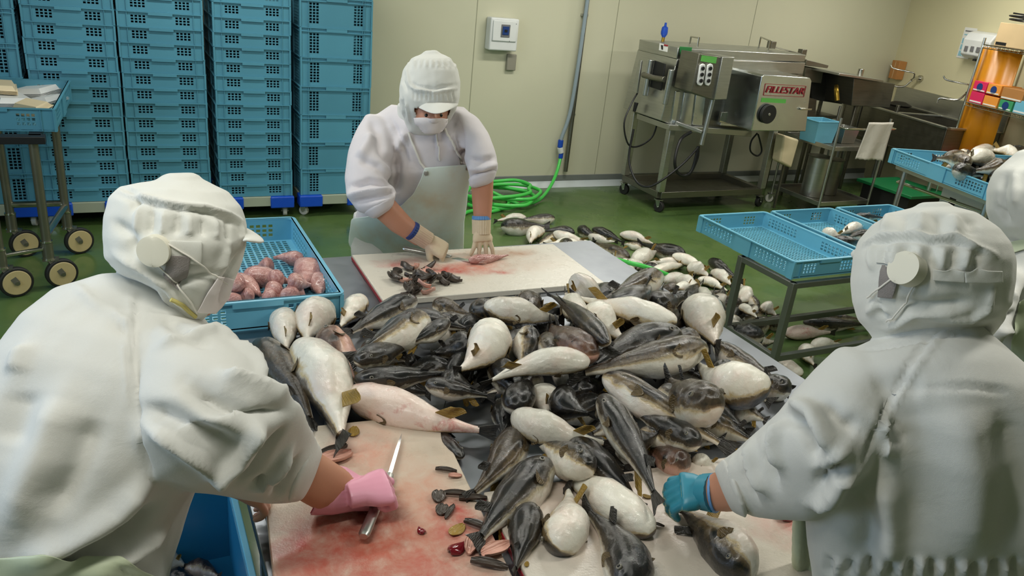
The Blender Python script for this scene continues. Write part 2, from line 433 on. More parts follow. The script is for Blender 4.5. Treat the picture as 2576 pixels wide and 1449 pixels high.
# dollies under the stacks
def caster(parent, p, r=0.042, mat='wheelw', ang=0.0, w=0.026, fork='steel'):
    a = Vector((math.cos(ang), math.sin(ang), 0)); s = Vector((-a.y, a.x, 0)); c = Vector(p) + Vector((0, 0, r)) + a * r * 0.35
    wh = MB(); wh.cyl(c - s * w / 2, c + s * w / 2, r, 24); wh.build('caster_wheel', MT[mat], parent, bevel=0.004)
    f = MB()
    for q in (-1, 1): f.hexa([c + s * q * (w / 2 + 0.004) + a * (-0.012), c + s * q * (w / 2 + 0.007) + a * (-0.012), c + s * q * (w / 2 + 0.007) + a * 0.012, c + s * q * (w / 2 + 0.004) + a * 0.012],
                             [Vector(p) + Vector((0, 0, 2 * r + 0.012)) + s * q * (w / 2 + 0.004) - a * 0.02, Vector(p) + Vector((0, 0, 2 * r + 0.012)) + s * q * (w / 2 + 0.007) - a * 0.02, Vector(p) + Vector((0, 0, 2 * r + 0.012)) + s * q * (w / 2 + 0.007) + a * 0.03, Vector(p) + Vector((0, 0, 2 * r + 0.012)) + s * q * (w / 2 + 0.004) + a * 0.03])
    pz = Vector(p) + Vector((0, 0, 2 * r + 0.008)); f.box((pz.x - 0.03, pz.y - 0.03, pz.z), (pz.x + 0.03, pz.y + 0.03, pz.z + 0.008))
    f.cyl(c - s * (w / 2 + 0.012), c + s * (w / 2 + 0.012), 0.006, 10)
    f.build('caster_fork', MT[fork], parent)
    return wh
for (x, me, kn, pitch, n, wh) in STK:
    d = thing('crate_dolly', 'plank dolly with royal blue corners under the %s' % wh, 'dolly', (x, YS, 0), 0, 'dollies under the crate stacks')
    hw, hl = 0.262, 0.29
    m = MB(); m.box((-hw, -hl - 0.01, 0.10), (hw, -hl + 0.09, 0.172)); m.box((-hw, hl - 0.1, 0.10), (hw, hl, 0.172)); m.box((-hw, -hl + 0.09, 0.12), (-hw + 0.08, hl - 0.1, 0.172)); m.box((hw - 0.08, -hl + 0.09, 0.12), (hw, hl - 0.1, 0.172))
    m.build('plank_frame', MT['plank'], d, bevel=0.003)
    for sx in (-1, 1):
        for sy in (-1, 1):
            cpl = MB(); x1 = sx * (hw + 0.01); y1 = sy * (hl + 0.022)
            cpl.box((min(x1, x1 - sx * 0.175), min(y1, y1 - sy * 0.12), 0.085), (max(x1, x1 - sx * 0.175), max(y1, y1 - sy * 0.12), 0.1735))
            cpl.build('corner_cap', MT['dollyblue'], d, bevel=0.008)
            caster(d, (sx * 0.215, sy * 0.235, 0), 0.036, 'wheelw', random.uniform(0, 3), 0.03)

# ------------------------------------------------------------------ the three blue trays on their stand
ZT = 0.70
pts = [onz(1770, 540, ZT), onz(1985, 660, ZT)]
tx = (pts[0].x + pts[1].x) / 2 + 0.265; ty = (pts[0].y + pts[1].y) / 2
trays = []
for k, (nm) in enumerate(['empty blue mesh tray, nearest the crate stacks on the steel stand', 'blue mesh tray with a few fish, middle of the three on the stand', 'blue mesh tray half hidden behind the right worker, end of the stand row']):
    trays.append(place_crate(TR, (tx + k * 0.575, ty + 0.005 * k, ZT - 0.1), -0.0, nm, 'blue trays in a row on the steel stand', name='tray', cat='tray'))
st = thing('tray_stand', 'steel angle stand on short casters carrying three blue trays', 'stand', (tx, ty, 0))
m = MB(); X0, X1, Y0, Y1 = -0.20, 1.40, -0.34, 0.26
lg = onz(2010, 712, ZT - 0.1) - Vector((tx, ty, 0)); lf = onz(1868, 640, ZT - 0.1) - Vector((tx, ty, 0))
Y0 = lg.y + 0.03; Y1 = lf.y; X0 = (lg.x + lf.x) / 2
for (a, b) in (((X0, Y0), (X1, Y0)), ((X0, Y1), (X1, Y1)), ((X0, Y0), (X0, Y1)), ((X1, Y0), (X1, Y1))):
    MB().bar((*a, ZT - 0.125), (*b, ZT - 0.125), 0.03, 0.03).build('top_rail', MT['post'], st, bevel=0.002)
    MB().bar((*a, 0.15), (*b, 0.15), 0.03, 0.035).build('lower_rail', MT['post'], st, bevel=0.002)
for x in (X0, X1):
    for y in (Y0, Y1):
        MB().bar((x, y, 0.10), (x, y, ZT - 0.11), 0.036, 0.036).build('leg', MT['post'], st, bevel=0.002)
        q = MB(); q.cyl((x, y, 0.085), (x, y, 0.12), 0.034); q.cyl((x, y, 0.10), (x, y, 0.105), 0.045); q.build('caster_collar', MT['steel'], st)
        caster(st, (x, y, 0.0), 0.036, 'rubber', 0.8, 0.05)

# ------------------------------------------------------------------ left tray trolley
ZL = 1.0
p1 = onz(140, 273, ZL); p2 = onz(179, 201, ZL)
LT = crate_meshes('shallow', 0.62, (p2 - p1).length, 0.125, MT['crate'])
lc = Vector(((p1.x + p2.x) / 2 - 0.31, (p1.y + p2.y) / 2, ZL - 0.125))
place_crate(LT, lc, math.atan2(-(p2.x - p1.x), p2.y - p1.y), 'blue tray full of stacked white and cream plastic trays, on the left trolley', name='tray', cat='tray')
# piles of plastic inner trays in it
def ptray(px, py, z, w, l, h, rz, tilt, mat, label, n=4):
    c = onz(px, py, z); r = thing('plastic_tray_stack', label, 'food tray', c, rz, 'plastic food trays in the left tray'); r.rotation_euler = (tilt[0], tilt[1], rz)
    for k in range(n):
        m = MB(); zz = k * 0.006
        a = [(-w / 2, -l / 2, zz + h), (w / 2, -l / 2, zz + h), (w / 2, l / 2, zz + h), (-w / 2, l / 2, zz + h)]
        b = [(-w / 2 + .012, -l / 2 + .012, zz + h), (w / 2 - .012, -l / 2 + .012, zz + h), (w / 2 - .012, l / 2 - .012, zz + h), (-w / 2 + .012, l / 2 - .012, zz + h)]
        c_ = [(-w / 2 + .025, -l / 2 + .025, zz), (w / 2 - .025, -l / 2 + .025, zz), (w / 2 - .025, l / 2 - .025, zz), (-w / 2 + .025, l / 2 - .025, zz)]
        m.loft([a, b, c_], cap=False); m.f.append((len(m.v) - 4, len(m.v) - 3, len(m.v) - 2, len(m.v) - 1))
        o = m.build('tray_shell', MT[mat], r, smooth=20); s = o.modifiers.new('t', 'SOLIDIFY'); s.thickness = 0.0015
ptray(20, 236, 0.965, 0.20, 0.34, 0.028, 0.35, (math.pi, 0.06), 'whitep', 'white plastic tray pile turned over, leftmost in the left tray', 5)
ptray(98, 216, 0.965, 0.20, 0.32, 0.028, -0.45, (math.pi, -0.12), 'whitep', 'white plastic tray pile leaning towards the back of the left tray', 5)
ptray(112, 243, 0.945, 0.16, 0.22, 0.026, -0.5, (math.pi, -0.2), 'whitep', 'small white tray pile at the right side of the left tray', 3)
ptray(78, 258, 0.965, 0.13, 0.20, 0.026, 0.8, (math.pi, -0.25), 'creamp', 'cream plastic tray pile near the front of the left tray', 6)
ptray(2, 208, 1.02, 0.16, 0.26, 0.026, 0.1, (math.pi, 0.05), 'creamp', 'cream plastic tray pile on top at the far left of the left tray', 4)
ct = thing('tray_trolley', 'grey tubular trolley on large tan wheels under the left tray', 'trolley', (0, 0, 0))
f1 = onz(125, 668, 0.13); f2 = onz(172, 588, 0.13); f3 = onz(8, 690, 0.13); f1.z = f2.z = f3.z = 0
f4 = Vector((f3.x, f2.y, 0))
for i, f in enumerate((f1, f2, f3, f4)):
    q = MB(); q.tube([f + Vector((0, 0, 0.2)), f + Vector((0, 0, ZL - 0.135))], 0.024, 14)
    q.build('leg', MT['iron'], ct)
    q = MB(); q.cyl(f + Vector((0, 0, 0.175)), f + Vector((0, 0, 0.27)), 0.029); q.build('socket', MT['iron'], ct)
    q = MB(); q.cyl(f + Vector((0, 0, 0.272)), f + Vector((0, 0, 0.28)), 0.031); q.cyl(f + Vector((0, 0, 0.168)), f + Vector((0, 0, 0.178)), 0.034); q.build('collar_ring', MT['chrome'], ct)
    hub = f + Vector((0.055, -0.01, 0.085)); sd = Vector((0.35, -0.94, 0)).normalized()
    q = MB(); q.cyl(hub - sd * 0.018, hub + sd * 0.018, 0.085, 36); q.build('tyre', MT['rubber'], ct, bevel=0.006)
    q = MB(); q.cyl(hub - sd * 0.022, hub + sd * 0.022, 0.07, 36); q.build('wheel_disc', MT['wheelt'], ct, bevel=0.003)
    q = MB(); q.bar(f + Vector((0, 0, 0.172)) + sd * 0.03, hub + sd * 0.03, 0.03, 0.004, up=sd); q.bar(f + Vector((0, 0, 0.172)) - sd * 0.03, hub - sd * 0.03, 0.03, 0.004, up=sd)
    q.cyl(hub - sd * 0.034, hub + sd * 0.034, 0.012, 12); q.bar(f + Vector((-0.03, 0, 0.168)), f + Vector((0.05, 0, 0.168)), 0.065, 0.006)
    q.build('caster_fork', MT['iron'], ct)
q = MB(); q.tube([f1 + Vector((0, 0, .235)), f3 + Vector((0, 0, .235))], 0.012); q.tube([f2 + Vector((0, 0, .33)), f4 + Vector((0, 0, .33))], 0.02); q.tube([f1 + Vector((0, 0, .31)), f2 + Vector((0, 0, .31))], 0.02)
q.build('cross_bar', MT['chrome'], ct)
q = MB(); xx = min(f3.x, f4.x) - 0.1
q.box((xx, f1.y - 0.05, ZL - 0.165), (f1.x + 0.06, f1.y + 0.03, ZL - 0.127)); q.box((xx, f2.y - 0.03, ZL - 0.165), (f1.x + 0.06, f2.y + 0.05, ZL - 0.127)); q.box((f1.x - 0.02, f1.y, ZL - 0.16), (f1.x + 0.04, f2.y, ZL - 0.127)); q.build('top_frame', MT['dark'], ct, bevel=0.002)

# ------------------------------------------------------------------ work table, boards
TZ = 0.85
tb = thing('work_table', 'long stainless steel work table heaped with fish, three workers around it', 'table', (0, 0, 0))
TX0, TX1, TY0, TY1 = 0.262, 1.868, 0.86, 2.80
MB().box((TX0, TY0, TZ - 0.04), (TX1, TY1, TZ)).build('table_top', MT['steelb'], tb, bevel=0.003)
for x in (TX0 + 0.06, TX1 - 0.06):
    for y in (TY0 + 0.06, TY1 - 0.06): MB().cyl((x, y, 0.0), (x, y, TZ - 0.035), 0.02, 14).build('leg', MT['steeld'], tb)
q = MB(); q.tube([(TX0 + .06, TY0 + .06, .2), (TX0 + .06, TY1 - .06, .2)], .014); q.tube([(TX1 - .06, TY0 + .06, .2), (TX1 - .06, TY1 - .06, .2)], .014); q.build('stretcher', MT['steeld'], tb)
rk = MB(); rx = [onz(613, 1255, 0.80), onz(675, 1449, 0.80)]
xr = (rx[0].x + rx[1].x) / 2
rkt = thing('slatted_rack', 'bluish steel slatted rack beside the left end of the bloodied board', 'rack', (xr, 0, 0.79))
MB().box((0, 0.86, 0), (0.026, 1.56, 0.03)).build('side_rail', MT['steelb'], rkt, bevel=0.002)
for k in range(11):
    y = 0.89 + k * 0.066
    MB().box((0.027, y, 0.006), (TX0 - xr - 0.004, y + 0.03, 0.026)).build('slat', MT['steelb'], rkt, bevel=0.002)
MB().box((0.03, 0.9, -0.79), (0.055, 0.925, 0)).build('rack_leg', MT['steelb'], rkt); MB().box((0.03, 1.5, -0.79), (0.055, 1.525, 0)).build('rack_leg', MT['steelb'], rkt)

def board_mat(name, blots, base=srgb(214, 208, 194)):
    """blots: (x, y, rx, ry, strength, colour) stains soaked into the board, board coordinates in metres"""
    t = NT(name); v = t.coord(); c = t.mix(t.noise(v, 4, 4), base, tuple(x * 0.92 for x in base[:3]) + (1,))
    sp = t.node('ShaderNodeSeparateXYZ'); 
    warp = t.node('ShaderNodeTexNoise'); warp.inputs['Scale'].default_value = 9; warp.inputs['Detail'].default_value = 5; t.link(v, warp.inputs['Vector'])
    mixv = t.node('ShaderNodeVectorMath', operation='MULTIPLY_ADD'); t.link(warp.outputs['Color'], mixv.inputs[0]); mixv.inputs[1].default_value = (0.16, 0.16, 0)
    t.link(v, mixv.inputs[2]); t.link(mixv.outputs[0], sp.inputs[0])
    for (x, y, rx, ry, st, col) in blots:
        dx = t.math('DIVIDE', t.math('SUBTRACT', sp.outputs[0], x + 0.08), rx); dy = t.math('DIVIDE', t.math('SUBTRACT', sp.outputs[1], y + 0.08), ry)
        d = t.math('SQRT', t.math('ADD', t.math('MULTIPLY', dx, dx), t.math('MULTIPLY', dy, dy)))
        f = t.math('SUBTRACT', 1.25, d, clamp=True)
        nz = t.math('MULTIPLY_ADD', t.ramp(t.noise(v, 18, 5, 0.7, 0.4), [(0.28, (0, 0, 0, 1)), (0.70, (1, 1, 1, 1))]), 0.8, 0.25)
        c = t.mix(t.math('MULTIPLY', t.math('MULTIPLY', f, nz), st, clamp=True), c, col)
    t.color(c); t.set(t.math('MULTIPLY_ADD', t.noise(v, 25, 3), 0.3, 0.15))
    t.bump(t.math('ADD', t.noise(v, 45, 4, 0.7), t.math('MULTIPLY', t.noise(v, 240, 2), 0.4)), 0.16, 0.004)
    return t.m
RED = srgb(178, 44, 38); PNK = srgb(208, 132, 112); BRN = srgb(172, 120, 84); DRED = srgb(110, 14, 18)
def board(name, label, corner, ax, L, W, mat, edge, th=0.022, z=TZ):
    """corner + unit axis ax (length L) and the axis 90 deg clockwise (width W)"""
    a = math.atan2(ax[1], ax[0]); r = thing(name, label, 'cutting board', (corner[0], corner[1], z), a)
    MB().box((0, -W, 0.0), (L, 0, th)).build('slab', mat, r, bevel=0.003)
    if edge:
        for e in edge: MB().box(*e).build('edge_stripe', MT['redink'], r, smooth=0)
    return r
zb = TZ + 0.022
c0 = onz(885, 641, zb); c1 = onz(1391, 613, zb); c2 = onz(952, 757, zb)
axx = (c1 - c0).normalized(); LW = (c1 - c0).length; WW = (c2 - c0).length
BF = board_mat('far_board_plastic', [(0.5, -0.17, 0.30, 0.14, 0.5, BRN), (0.34, -0.2, 0.13, 0.07, 1.0, RED), (0.46, -0.16, 0.10, 0.10, 0.8, PNK), (0.66, -0.09, 0.10, 0.05, 0.9, BRN), (0.17, -0.12, 0.1, 0.05, 0.8, RED), (0.5, -0.27, 0.08, 0.03, 0.8, RED)])
board('cutting_board', 'white cutting board with red edge in front of the facing worker', c0, axx, LW, WW, BF,
      [((-0.002, -WW + 0.002, 0.003), (0.001, -0.002, 0.014))])
a0 = onz(1095, 1040, zb); a1 = onz(1290, 1449, zb); dx = (a1 - a0).normalized()
BA = board_mat('near_left_board_plastic', [(0.42, -0.26, 0.14, 0.16, 0.95, RED), (0.4, -0.2, 0.3, 0.26, 0.5, BRN), (0.36, -0.22, 0.06, 0.09, 1.0, DRED), (0.42, -0.06, 0.09, 0.06, 0.9, RED), (0.13, -0.2, 0.10, 0.1, 0.7, PNK), (0.6, -0.2, 0.2, 0.2, 0.7, RED), (0.44, -0.38, 0.08, 0.1, 0.8, RED), (0.3, -0.1, 0.1, 0.06, 0.5, PNK)], srgb(208, 196, 178))
board('cutting_board', 'bloodstained cutting board under the pink glove and knife', a0, dx, 0.86, 0.435, BA, None)
b0 = onz(1212, 1238, zb); b1 = onz(1318, 1449, zb); by = (b0 - b1).normalized(); bx = Vector((by.y, -by.x, 0))
BBm = board_mat('near_right_board_plastic', [(0.72, -0.22, 0.16, 0.2, 0.9, srgb(190, 84, 74)), (0.85, -0.14, 0.14, 0.1, 0.8, RED), (0.3, -0.1, 0.3, 0.2, 0.25, PNK)], srgb(208, 200, 186))
board('cutting_board', 'white cutting board with red edge in front of the right worker', b0 + bx * 0.004, bx, 0.9, 0.45, BBm,
      [((-0.002, -0.449, 0.003), (0.001, -0.001, 0.014))])
# blue crate with cleaned fish on the far left of the table
cc = onz(873, 742, 0.95)
CC = crate_meshes('shallow', 0.53, 0.79, 0.1, MT['tray'])
LCX, LCY = 0.335, 2.62
place_crate(CC, (LCX, LCY, TZ), -0.0, 'blue mesh crate with skinned pink fish on the table by the left worker', name='crate')
# deep blue box at the bottom left, on a low dolly
db = thing('deep_crate', 'dark blue deep box with fish remains beside the left worker', 'crate', (-0.06, 1.60, 0.22))
m = MB(); W2, L2, H = 0.265, 0.39, 0.26
for (s0, s1) in (((-W2, -L2), (W2, -L2 + .008)), ((-W2, L2 - .008), (W2, L2)), ((-W2, -L2), (-W2 + .008, L2)), ((W2 - .008, -L2), (W2, L2))): m.box((*s0, 0), (*s1, H))
m.box((-W2, -L2, 0), (W2, L2, 0.008)); m.build('wall', MT['deepblue'], db)
m = MB()
for (s0, s1) in (((-W2 - .014, -L2 - .014), (W2 + .014, -L2 + .004)), ((-W2 - .014, L2 - .004), (W2 + .014, L2 + .014)), ((-W2 - .014, -L2), (-W2 + .004, L2)), ((W2 - .004, -L2), (W2 + .014, L2))): m.box((*s0, H - .016), (*s1, H + .003))
m.build('rim', MT['tray'], db, bevel=0.003)
bd = thing('box_dolly', 'low dolly under the dark blue deep box', 'dolly', (-0.06, 1.60, 0))
MB().box((-0.25, -0.36, 0.1), (0.25, 0.36, 0.219)).build('deck', MT['plank'], bd, bevel=0.004)
for sx in (-1, 1):
    for sy in (-1, 1): caster(bd, (sx * 0.18, sy * 0.28, 0), 0.04)
# ------------------------------------------------------------------ pufferfish
PROF = [(0.0, .035, .04), (.02, .07, .075), (.06, .10, .105), (.12, .128, .135), (.2, .147, .155), (.3, .152, .16), (.4, .150, .15), (.5, .133, .128), (.6, .103, .1), (.7, .072, .067), (.78, .05, .042), (.85, .036, .026), (.89, .034, .018)]
def fish_r(s):
    return float(np.interp(s, [p[0] for p in PROF], [p[2] for p in PROF]))
def fish_spine(s, bend, sag, wig):
    return Vector((s, bend * 4 * s * (1 - s) - bend * 0.5 + wig * math.sin(s * 6.0), sag * 4 * s * (1 - s)))
def fish_body(name, bend, sag, wig, dent, mats):
    m = MB(); SEG = 24; rings = []; attr = []
    ss = [0.0, .01, .03, .06, .09, .13, .17, .21, .26, .31, .36, .41, .46, .51, .56, .61, .66, .71, .76, .81, .85, .89]
    for s in ss:
        h = float(np.interp(s, [p[0] for p in PROF], [p[1] for p in PROF])); ww = float(np.interp(s, [p[0] for p in PROF], [p[2] for p in PROF]))
        c = fish_spine(s, bend, sag, wig); d = (fish_spine(s + .01, bend, sag, wig) - fish_spine(s - .01, bend, sag, wig)).normalized()
        sd = Vector((0, 0, 1)).cross(d).normalized(); up = d.cross(sd)
        r = []
        for k in range(SEG):
            a = 2 * math.pi * k / SEG; ca, sa = math.cos(a), math.sin(a)
            yy = math.copysign(abs(sa) ** 0.92, sa) * ww; zz = ca * h
            if ca < 0: zz *= 1.0 + 0.22 * math.exp(-((s - .38) / .2) ** 2) - dent * math.exp(-((s - .62) / .12) ** 2)
            else: zz *= 0.9 + 0.06 * math.sin(s * 9)
            lump = 1 + 0.035 * math.sin(s * 17 + 2.3 * math.sin(a + bend * 40)) * math.sin(a * 2 + s * 5) + 0.02 * math.sin(s * 31 + a * 3); yy *= lump; zz *= lump
            r.append(c + sd * yy + up * zz); attr.append((0.5 + 0.5 * ca, s))
        rings.append(r)
    m.loft(rings)
    me = m.mesh(name, mats, 60)
    me.transform(Matrix.Identity(4))
    ca = me.color_attributes.new('fp', 'FLOAT_COLOR', 'POINT')
    for i, (a, s) in enumerate(attr): ca.data[i].color = (a, s, 0, 1)
    return me
def fan(pts0, pts1, th=0.006, wave=0.02):
    """fin: base polyline pts0 to edge polyline pts1, thin tapered sheet with ray folds"""
    m = MB(); n = len(pts0); rows = 5; vv = [[], []]
    nrm = (Vector(pts1[0]) - Vector(pts0[0])).cross(Vector(pts0[-1]) - Vector(pts0[0])).normalized()
    for side in (0, 1):
        for r in range(rows):
            f = r / (rows - 1)
            for k in range(n):
                p = Vector(pts0[k]).lerp(Vector(pts1[k]), f)
                off = (0.5 - side) * th * (1 - 0.75 * f) + wave * f * 0.5 * (1 if k % 2 else -1) * 0.35 + wave * math.sin(k * 0.7) * f * 0.6
                m.v.append(tuple(p + nrm * off))
    I = lambda s_, r, k: s_ * rows * n + r * n + k
    for r in range(rows - 1):
        for k in range(n - 1):
            m.f.append((I(0, r, k), I(0, r, k + 1), I(0, r + 1, k + 1), I(0, r + 1, k)))
            m.f.append((I(1, r, k), I(1, r + 1, k), I(1, r + 1, k + 1), I(1, r, k + 1)))
        m.f.append((I(0, r, 0), I(0, r + 1, 0), I(1, r + 1, 0), I(1, r, 0))); m.f.append((I(0, r, n - 1), I(1, r, n - 1), I(1, r + 1, n - 1), I(0, r + 1, n - 1)))
    for k in range(n - 1): m.f.append((I(0, rows - 1, k), I(0, rows - 1, k + 1), I(1, rows - 1, k + 1), I(1, rows - 1, k)))
    return m
def fish_mat(name, back, back2, belly, yellow, thr=0.5, pinkness=0.0, spots=0.5, red=0.0):
    t = NT(name); a = t.node('ShaderNodeVertexColor', layer_name='fp'); sp = t.node('ShaderNodeSeparateColor'); t.link(a.outputs[0], sp.inputs[0])
    oi = t.node('ShaderNodeObjectInfo')
    off = t.node('ShaderNodeVectorMath', operation='MULTIPLY_ADD'); t.link(oi.outputs['Random'], off.inputs[0]); off.inputs[1].default_value = (13, 7, 11); t.link(t.coord('Object'), off.inputs[2])
    v = off.outputs[0]
    n = t.noise(v, 7, 5, 0.65, 0.5)
    edge = t.math('ADD', sp.outputs[0], t.math('MULTIPLY_ADD', n, 0.46, -0.23))
    edge = t.math('ADD', edge, t.math('MULTIPLY_ADD', oi.outputs['Random'], 0.12, -0.06))
    # head end is darker all round
    hd = t.ramp(sp.outputs[1], [(0.0, (1, 1, 1, 1)), (0.1, (0, 0, 0, 1))])
    tl = t.ramp(sp.outputs[1], [(0.68, (0, 0, 0, 1)), (0.9, (1, 1, 1, 1))])
    edge = t.math('ADD', edge, t.math('ADD', t.math('MULTIPLY', hd, 0.12), t.math('MULTIPLY', tl, 0.06)))
    dark = t.node('ShaderNodeMapRange', interpolation_type='SMOOTHSTEP'); t.link(edge, dark.inputs[0]); dark.inputs[1].default_value = thr - 0.05; dark.inputs[2].default_value = thr + 0.07
    lowb = t.ramp(edge, [(thr, (1, 1, 1, 1)), (min(.98, thr + 0.30), (0, 0, 0, 1))]); bc = t.mix(t.ramp(t.math('ADD', t.math('MULTIPLY', lowb, .5), t.noise(v, 5, 5, 0.7)), [(0.50, (0, 0, 0, 1)), (0.85, (1, 1, 1, 1))]), back, back2)
    vo = t.node('ShaderNodeTexVoronoi'); vo.inputs['Scale'].default_value = 22; t.link(v, vo.inputs['Vector'])
    bc = t.mix(t.math('MULTIPLY', t.ramp(vo.outputs['Distance'], [(0.2, (1, 1, 1, 1)), (0.42, (0, 0, 0, 1))]), spots * 0.5), bc, tuple(x * 0.3 for x in back[:3]) + (1,))
    # black blotch behind the pectoral fin
    bx = t.math('DIVIDE', t.math('SUBTRACT', sp.outputs[1], 0.34), 0.05); by = t.math('DIVIDE', t.math('SUBTRACT', sp.outputs[0], 0.70), 0.10)
    bl = t.math('SUBTRACT', 1.5, t.math('SQRT', t.math('ADD', t.math('MULTIPLY', bx, bx), t.math('MULTIPLY', by, by))), clamp=True)
    bc = t.mix(bl, bc, (0.004, 0.004, 0.004, 1))
    be = t.mix(t.math('MULTIPLY', t.ramp(t.noise(v, 4, 4, 0.6), [(0.45, (0, 0, 0, 1)), (0.7, (1, 1, 1, 1))]), 0.4 + pinkness), belly, srgb(216, 176, 160) if pinkness < .3 else srgb(206, 140, 132))
    if red: be = t.mix(t.math('MULTIPLY', t.ramp(t.noise(v, 6, 5, 0.7, 0.8), [(0.55, (0, 0, 0, 1)), (0.7, (1, 1, 1, 1))]), red), be, srgb(190, 84, 78))
    ye = t.ramp(edge, [(thr - 0.13, (0, 0, 0, 1)), (thr - 0.03, (1, 1, 1, 1)), (thr + 0.06, (0, 0, 0, 1))])
    be = t.mix(t.math('MULTIPLY', ye, 0.7), be, yellow)
    c = t.mix(dark.outputs[0], be, bc)
    h = t.node('ShaderNodeHueSaturation'); t.link(t.math('MULTIPLY_ADD', oi.outputs['Random'], 0.35, 0.82), h.inputs['Value']); t.link(c, h.inputs['Color'])
    t.color(h.outputs[0]); t.set(t.math('MULTIPLY_ADD', t.noise(v, 16, 3), 0.22, 0.14)); t.p.inputs['Specular IOR Level'].default_value = 0.42
    t.set(coat=0.75, coatr=0.09)
    hh = t.math('ADD', t.math('MULTIPLY', t.noise(v, 34, 5, 0.8), t.math('MULTIPLY_ADD', dark.outputs[0], 1.3, 0.25)), t.math('MULTIPLY', t.noise(v, 8, 2), 1.2))
    b = t.node('ShaderNodeBump'); b.inputs['Strength'].default_value = 0.24; b.inputs['Distance'].default_value = 0.05
    t.link(hh, b.inputs['Height']); t.link(b.outputs[0], t.p.inputs['Normal']); t.link(b.outputs[0], t.p.inputs['Coat Normal'])
    return t.m
WHT = srgb(228, 224, 210)
FM = {'n': fish_mat('wet_pufferfish_skin', srgb(15, 13, 11), srgb(108, 90, 60), WHT, srgb(180, 150, 70), 0.52),
      'k': fish_mat('black_pufferfish_skin', srgb(7, 7, 8), srgb(62, 52, 38), WHT, srgb(150, 130, 80), 0.40, spots=0.3),
      'b': fish_mat('brown_pufferfish_skin', srgb(52, 42, 30), srgb(98, 82, 58), WHT, srgb(176, 148, 84), 0.50, spots=0.9),
      'r': fish_mat('brown_pink_pufferfish_skin', srgb(66, 44, 34), srgb(120, 86, 66), srgb(212, 170, 150), srgb(180, 140, 110), 0.56, 0.35),
      'p': fish_mat('pink_bellied_pufferfish_skin', srgb(60, 44, 34), srgb(120, 90, 70), srgb(226, 208, 196), srgb(200, 170, 110), 0.80, 0.12, 0.4, 0.75)}
def finm(name, c1, c2):
    t = NT(name); v = t.coord(); t.color(t.mix(t.noise(v, 12, 4), c1, c2)); t.set(0.42, coat=0.08); t.bump(t.noise(t.coord('Object', (1, 40, 40)), 3, 1), 0.6, 0.01); return t.m
FIN_D = finm('black_fin', srgb(22, 22, 24), srgb(58, 54, 46)); FIN_Y = finm('yellow_fin', srgb(168, 134, 44), srgb(120, 96, 44)); FIN_B = finm('brown_fin', srgb(120, 100, 62), srgb(66, 55, 38))
EYE = simple('fish_eye', srgb(20, 20, 20), 0.1)
EYR = simple('fish_eye_rim', srgb(120, 116, 104), 0.3)
FV = []
for i, (bend, sag, wig, dent) in enumerate([(0, 0, 0, .1), (.07, 0, 0, .15), (-.07, .0, 0, .1), (.12, -.02, .012, .2), (-.12, .02, -.012, .15), (.0, -.04, .02, .2)]):
    ts = fish_spine(.88, bend, sag, wig); td = (ts - fish_spine(.84, bend, sag, wig)).normalized(); up = Vector((0, 0, 1)); sdv = up.cross(td).normalized()
    n = 9; p0 = [ts + up * (0.034 * (1 - 2 * k / (n - 1))) for k in range(n)]
    p1 = [ts + td * (0.125 - 0.01 * math.cos((k / (n - 1) - .5) * 6)) + up * (0.095 * (1 - 2 * k / (n - 1))) + sdv * (0.006 * math.sin(k * 1.1)) for k in range(n)]
    tail = fan(p0, p1, 0.010, 0.006).mesh('tail_fin', FIN_D, 60)
    def vert_fin(s0, s1, sgn, ln, sl, mat, nm):
        q0, q1 = [], []
        for k in range(7):
            s = s0 + (s1 - s0) * k / 6; h = float(np.interp(s, [p[0] for p in PROF], [p[1] for p in PROF])) * 0.9
            c = fish_spine(s, bend, sag, wig) + up * sgn * h
            q0.append(c); q1.append(c + Vector((sl, 0.015 * math.sin(k), sgn * ln * (0.75 + 0.25 * math.sin(math.pi * (k + 1) / 8)))))
        return fan(q0, q1, 0.008, 0.006).mesh(nm, mat, 60)
    dors = vert_fin(.62, .70, 1, .085, .07, FIN_D, 'dorsal_fin'); anal = vert_fin(.61, .71, -1, .12, .10, FIN_Y, 'anal_fin')
    pecs = []
    for sg in (-1, 1):
        c = fish_spine(.27, bend, sag, wig) + Vector((0, sg * .150, 0.01))
        q0 = [c + Vector((0, 0, .035 * (1 - k / 4))) for k in range(9)]
        q1 = [c + Vector((.075 - .004 * (k - 4) ** 2, sg * .020, .060 * (1 - k / 4))) for k in range(9)]
        pecs.append(fan(q0, q1, 0.007, 0.008).mesh('pectoral_fin', FIN_B, 60))
    eyes = []
    for sg in (-1, 1):
        c = fish_spine(.13, bend, sag, wig) + Vector((0, sg * .108, .075)); nn = Vector((0, sg * .8, .6)).normalized()
        m = MB(); m.tube([c - nn * .01, c + nn * .004, c + nn * .008], [.02, .02, .014], 14); eyes.append(m.mesh('eye', EYR)); m = MB(); m.tube([c + nn * .0, c + nn * .009, c + nn * .012], [.011, .011, .004], 12); eyes.append(m.mesh('pupil', EYE))
    bodies = {k: fish_body('pufferfish_body_' + k, bend, sag, wig, dent, FM[k]) for k in FM}
    FV.append(dict(bodies=bodies, tail=tail, dors=dors, anal=anal, pecs=pecs, eyes=eyes))
SPH = []                       # (x, y, z, r) of everything already lying in the heaps
SS = np.array([.08, .2, .33, .46, .6, .74, .88]); SRN = np.array([fish_r(s) for s in SS])
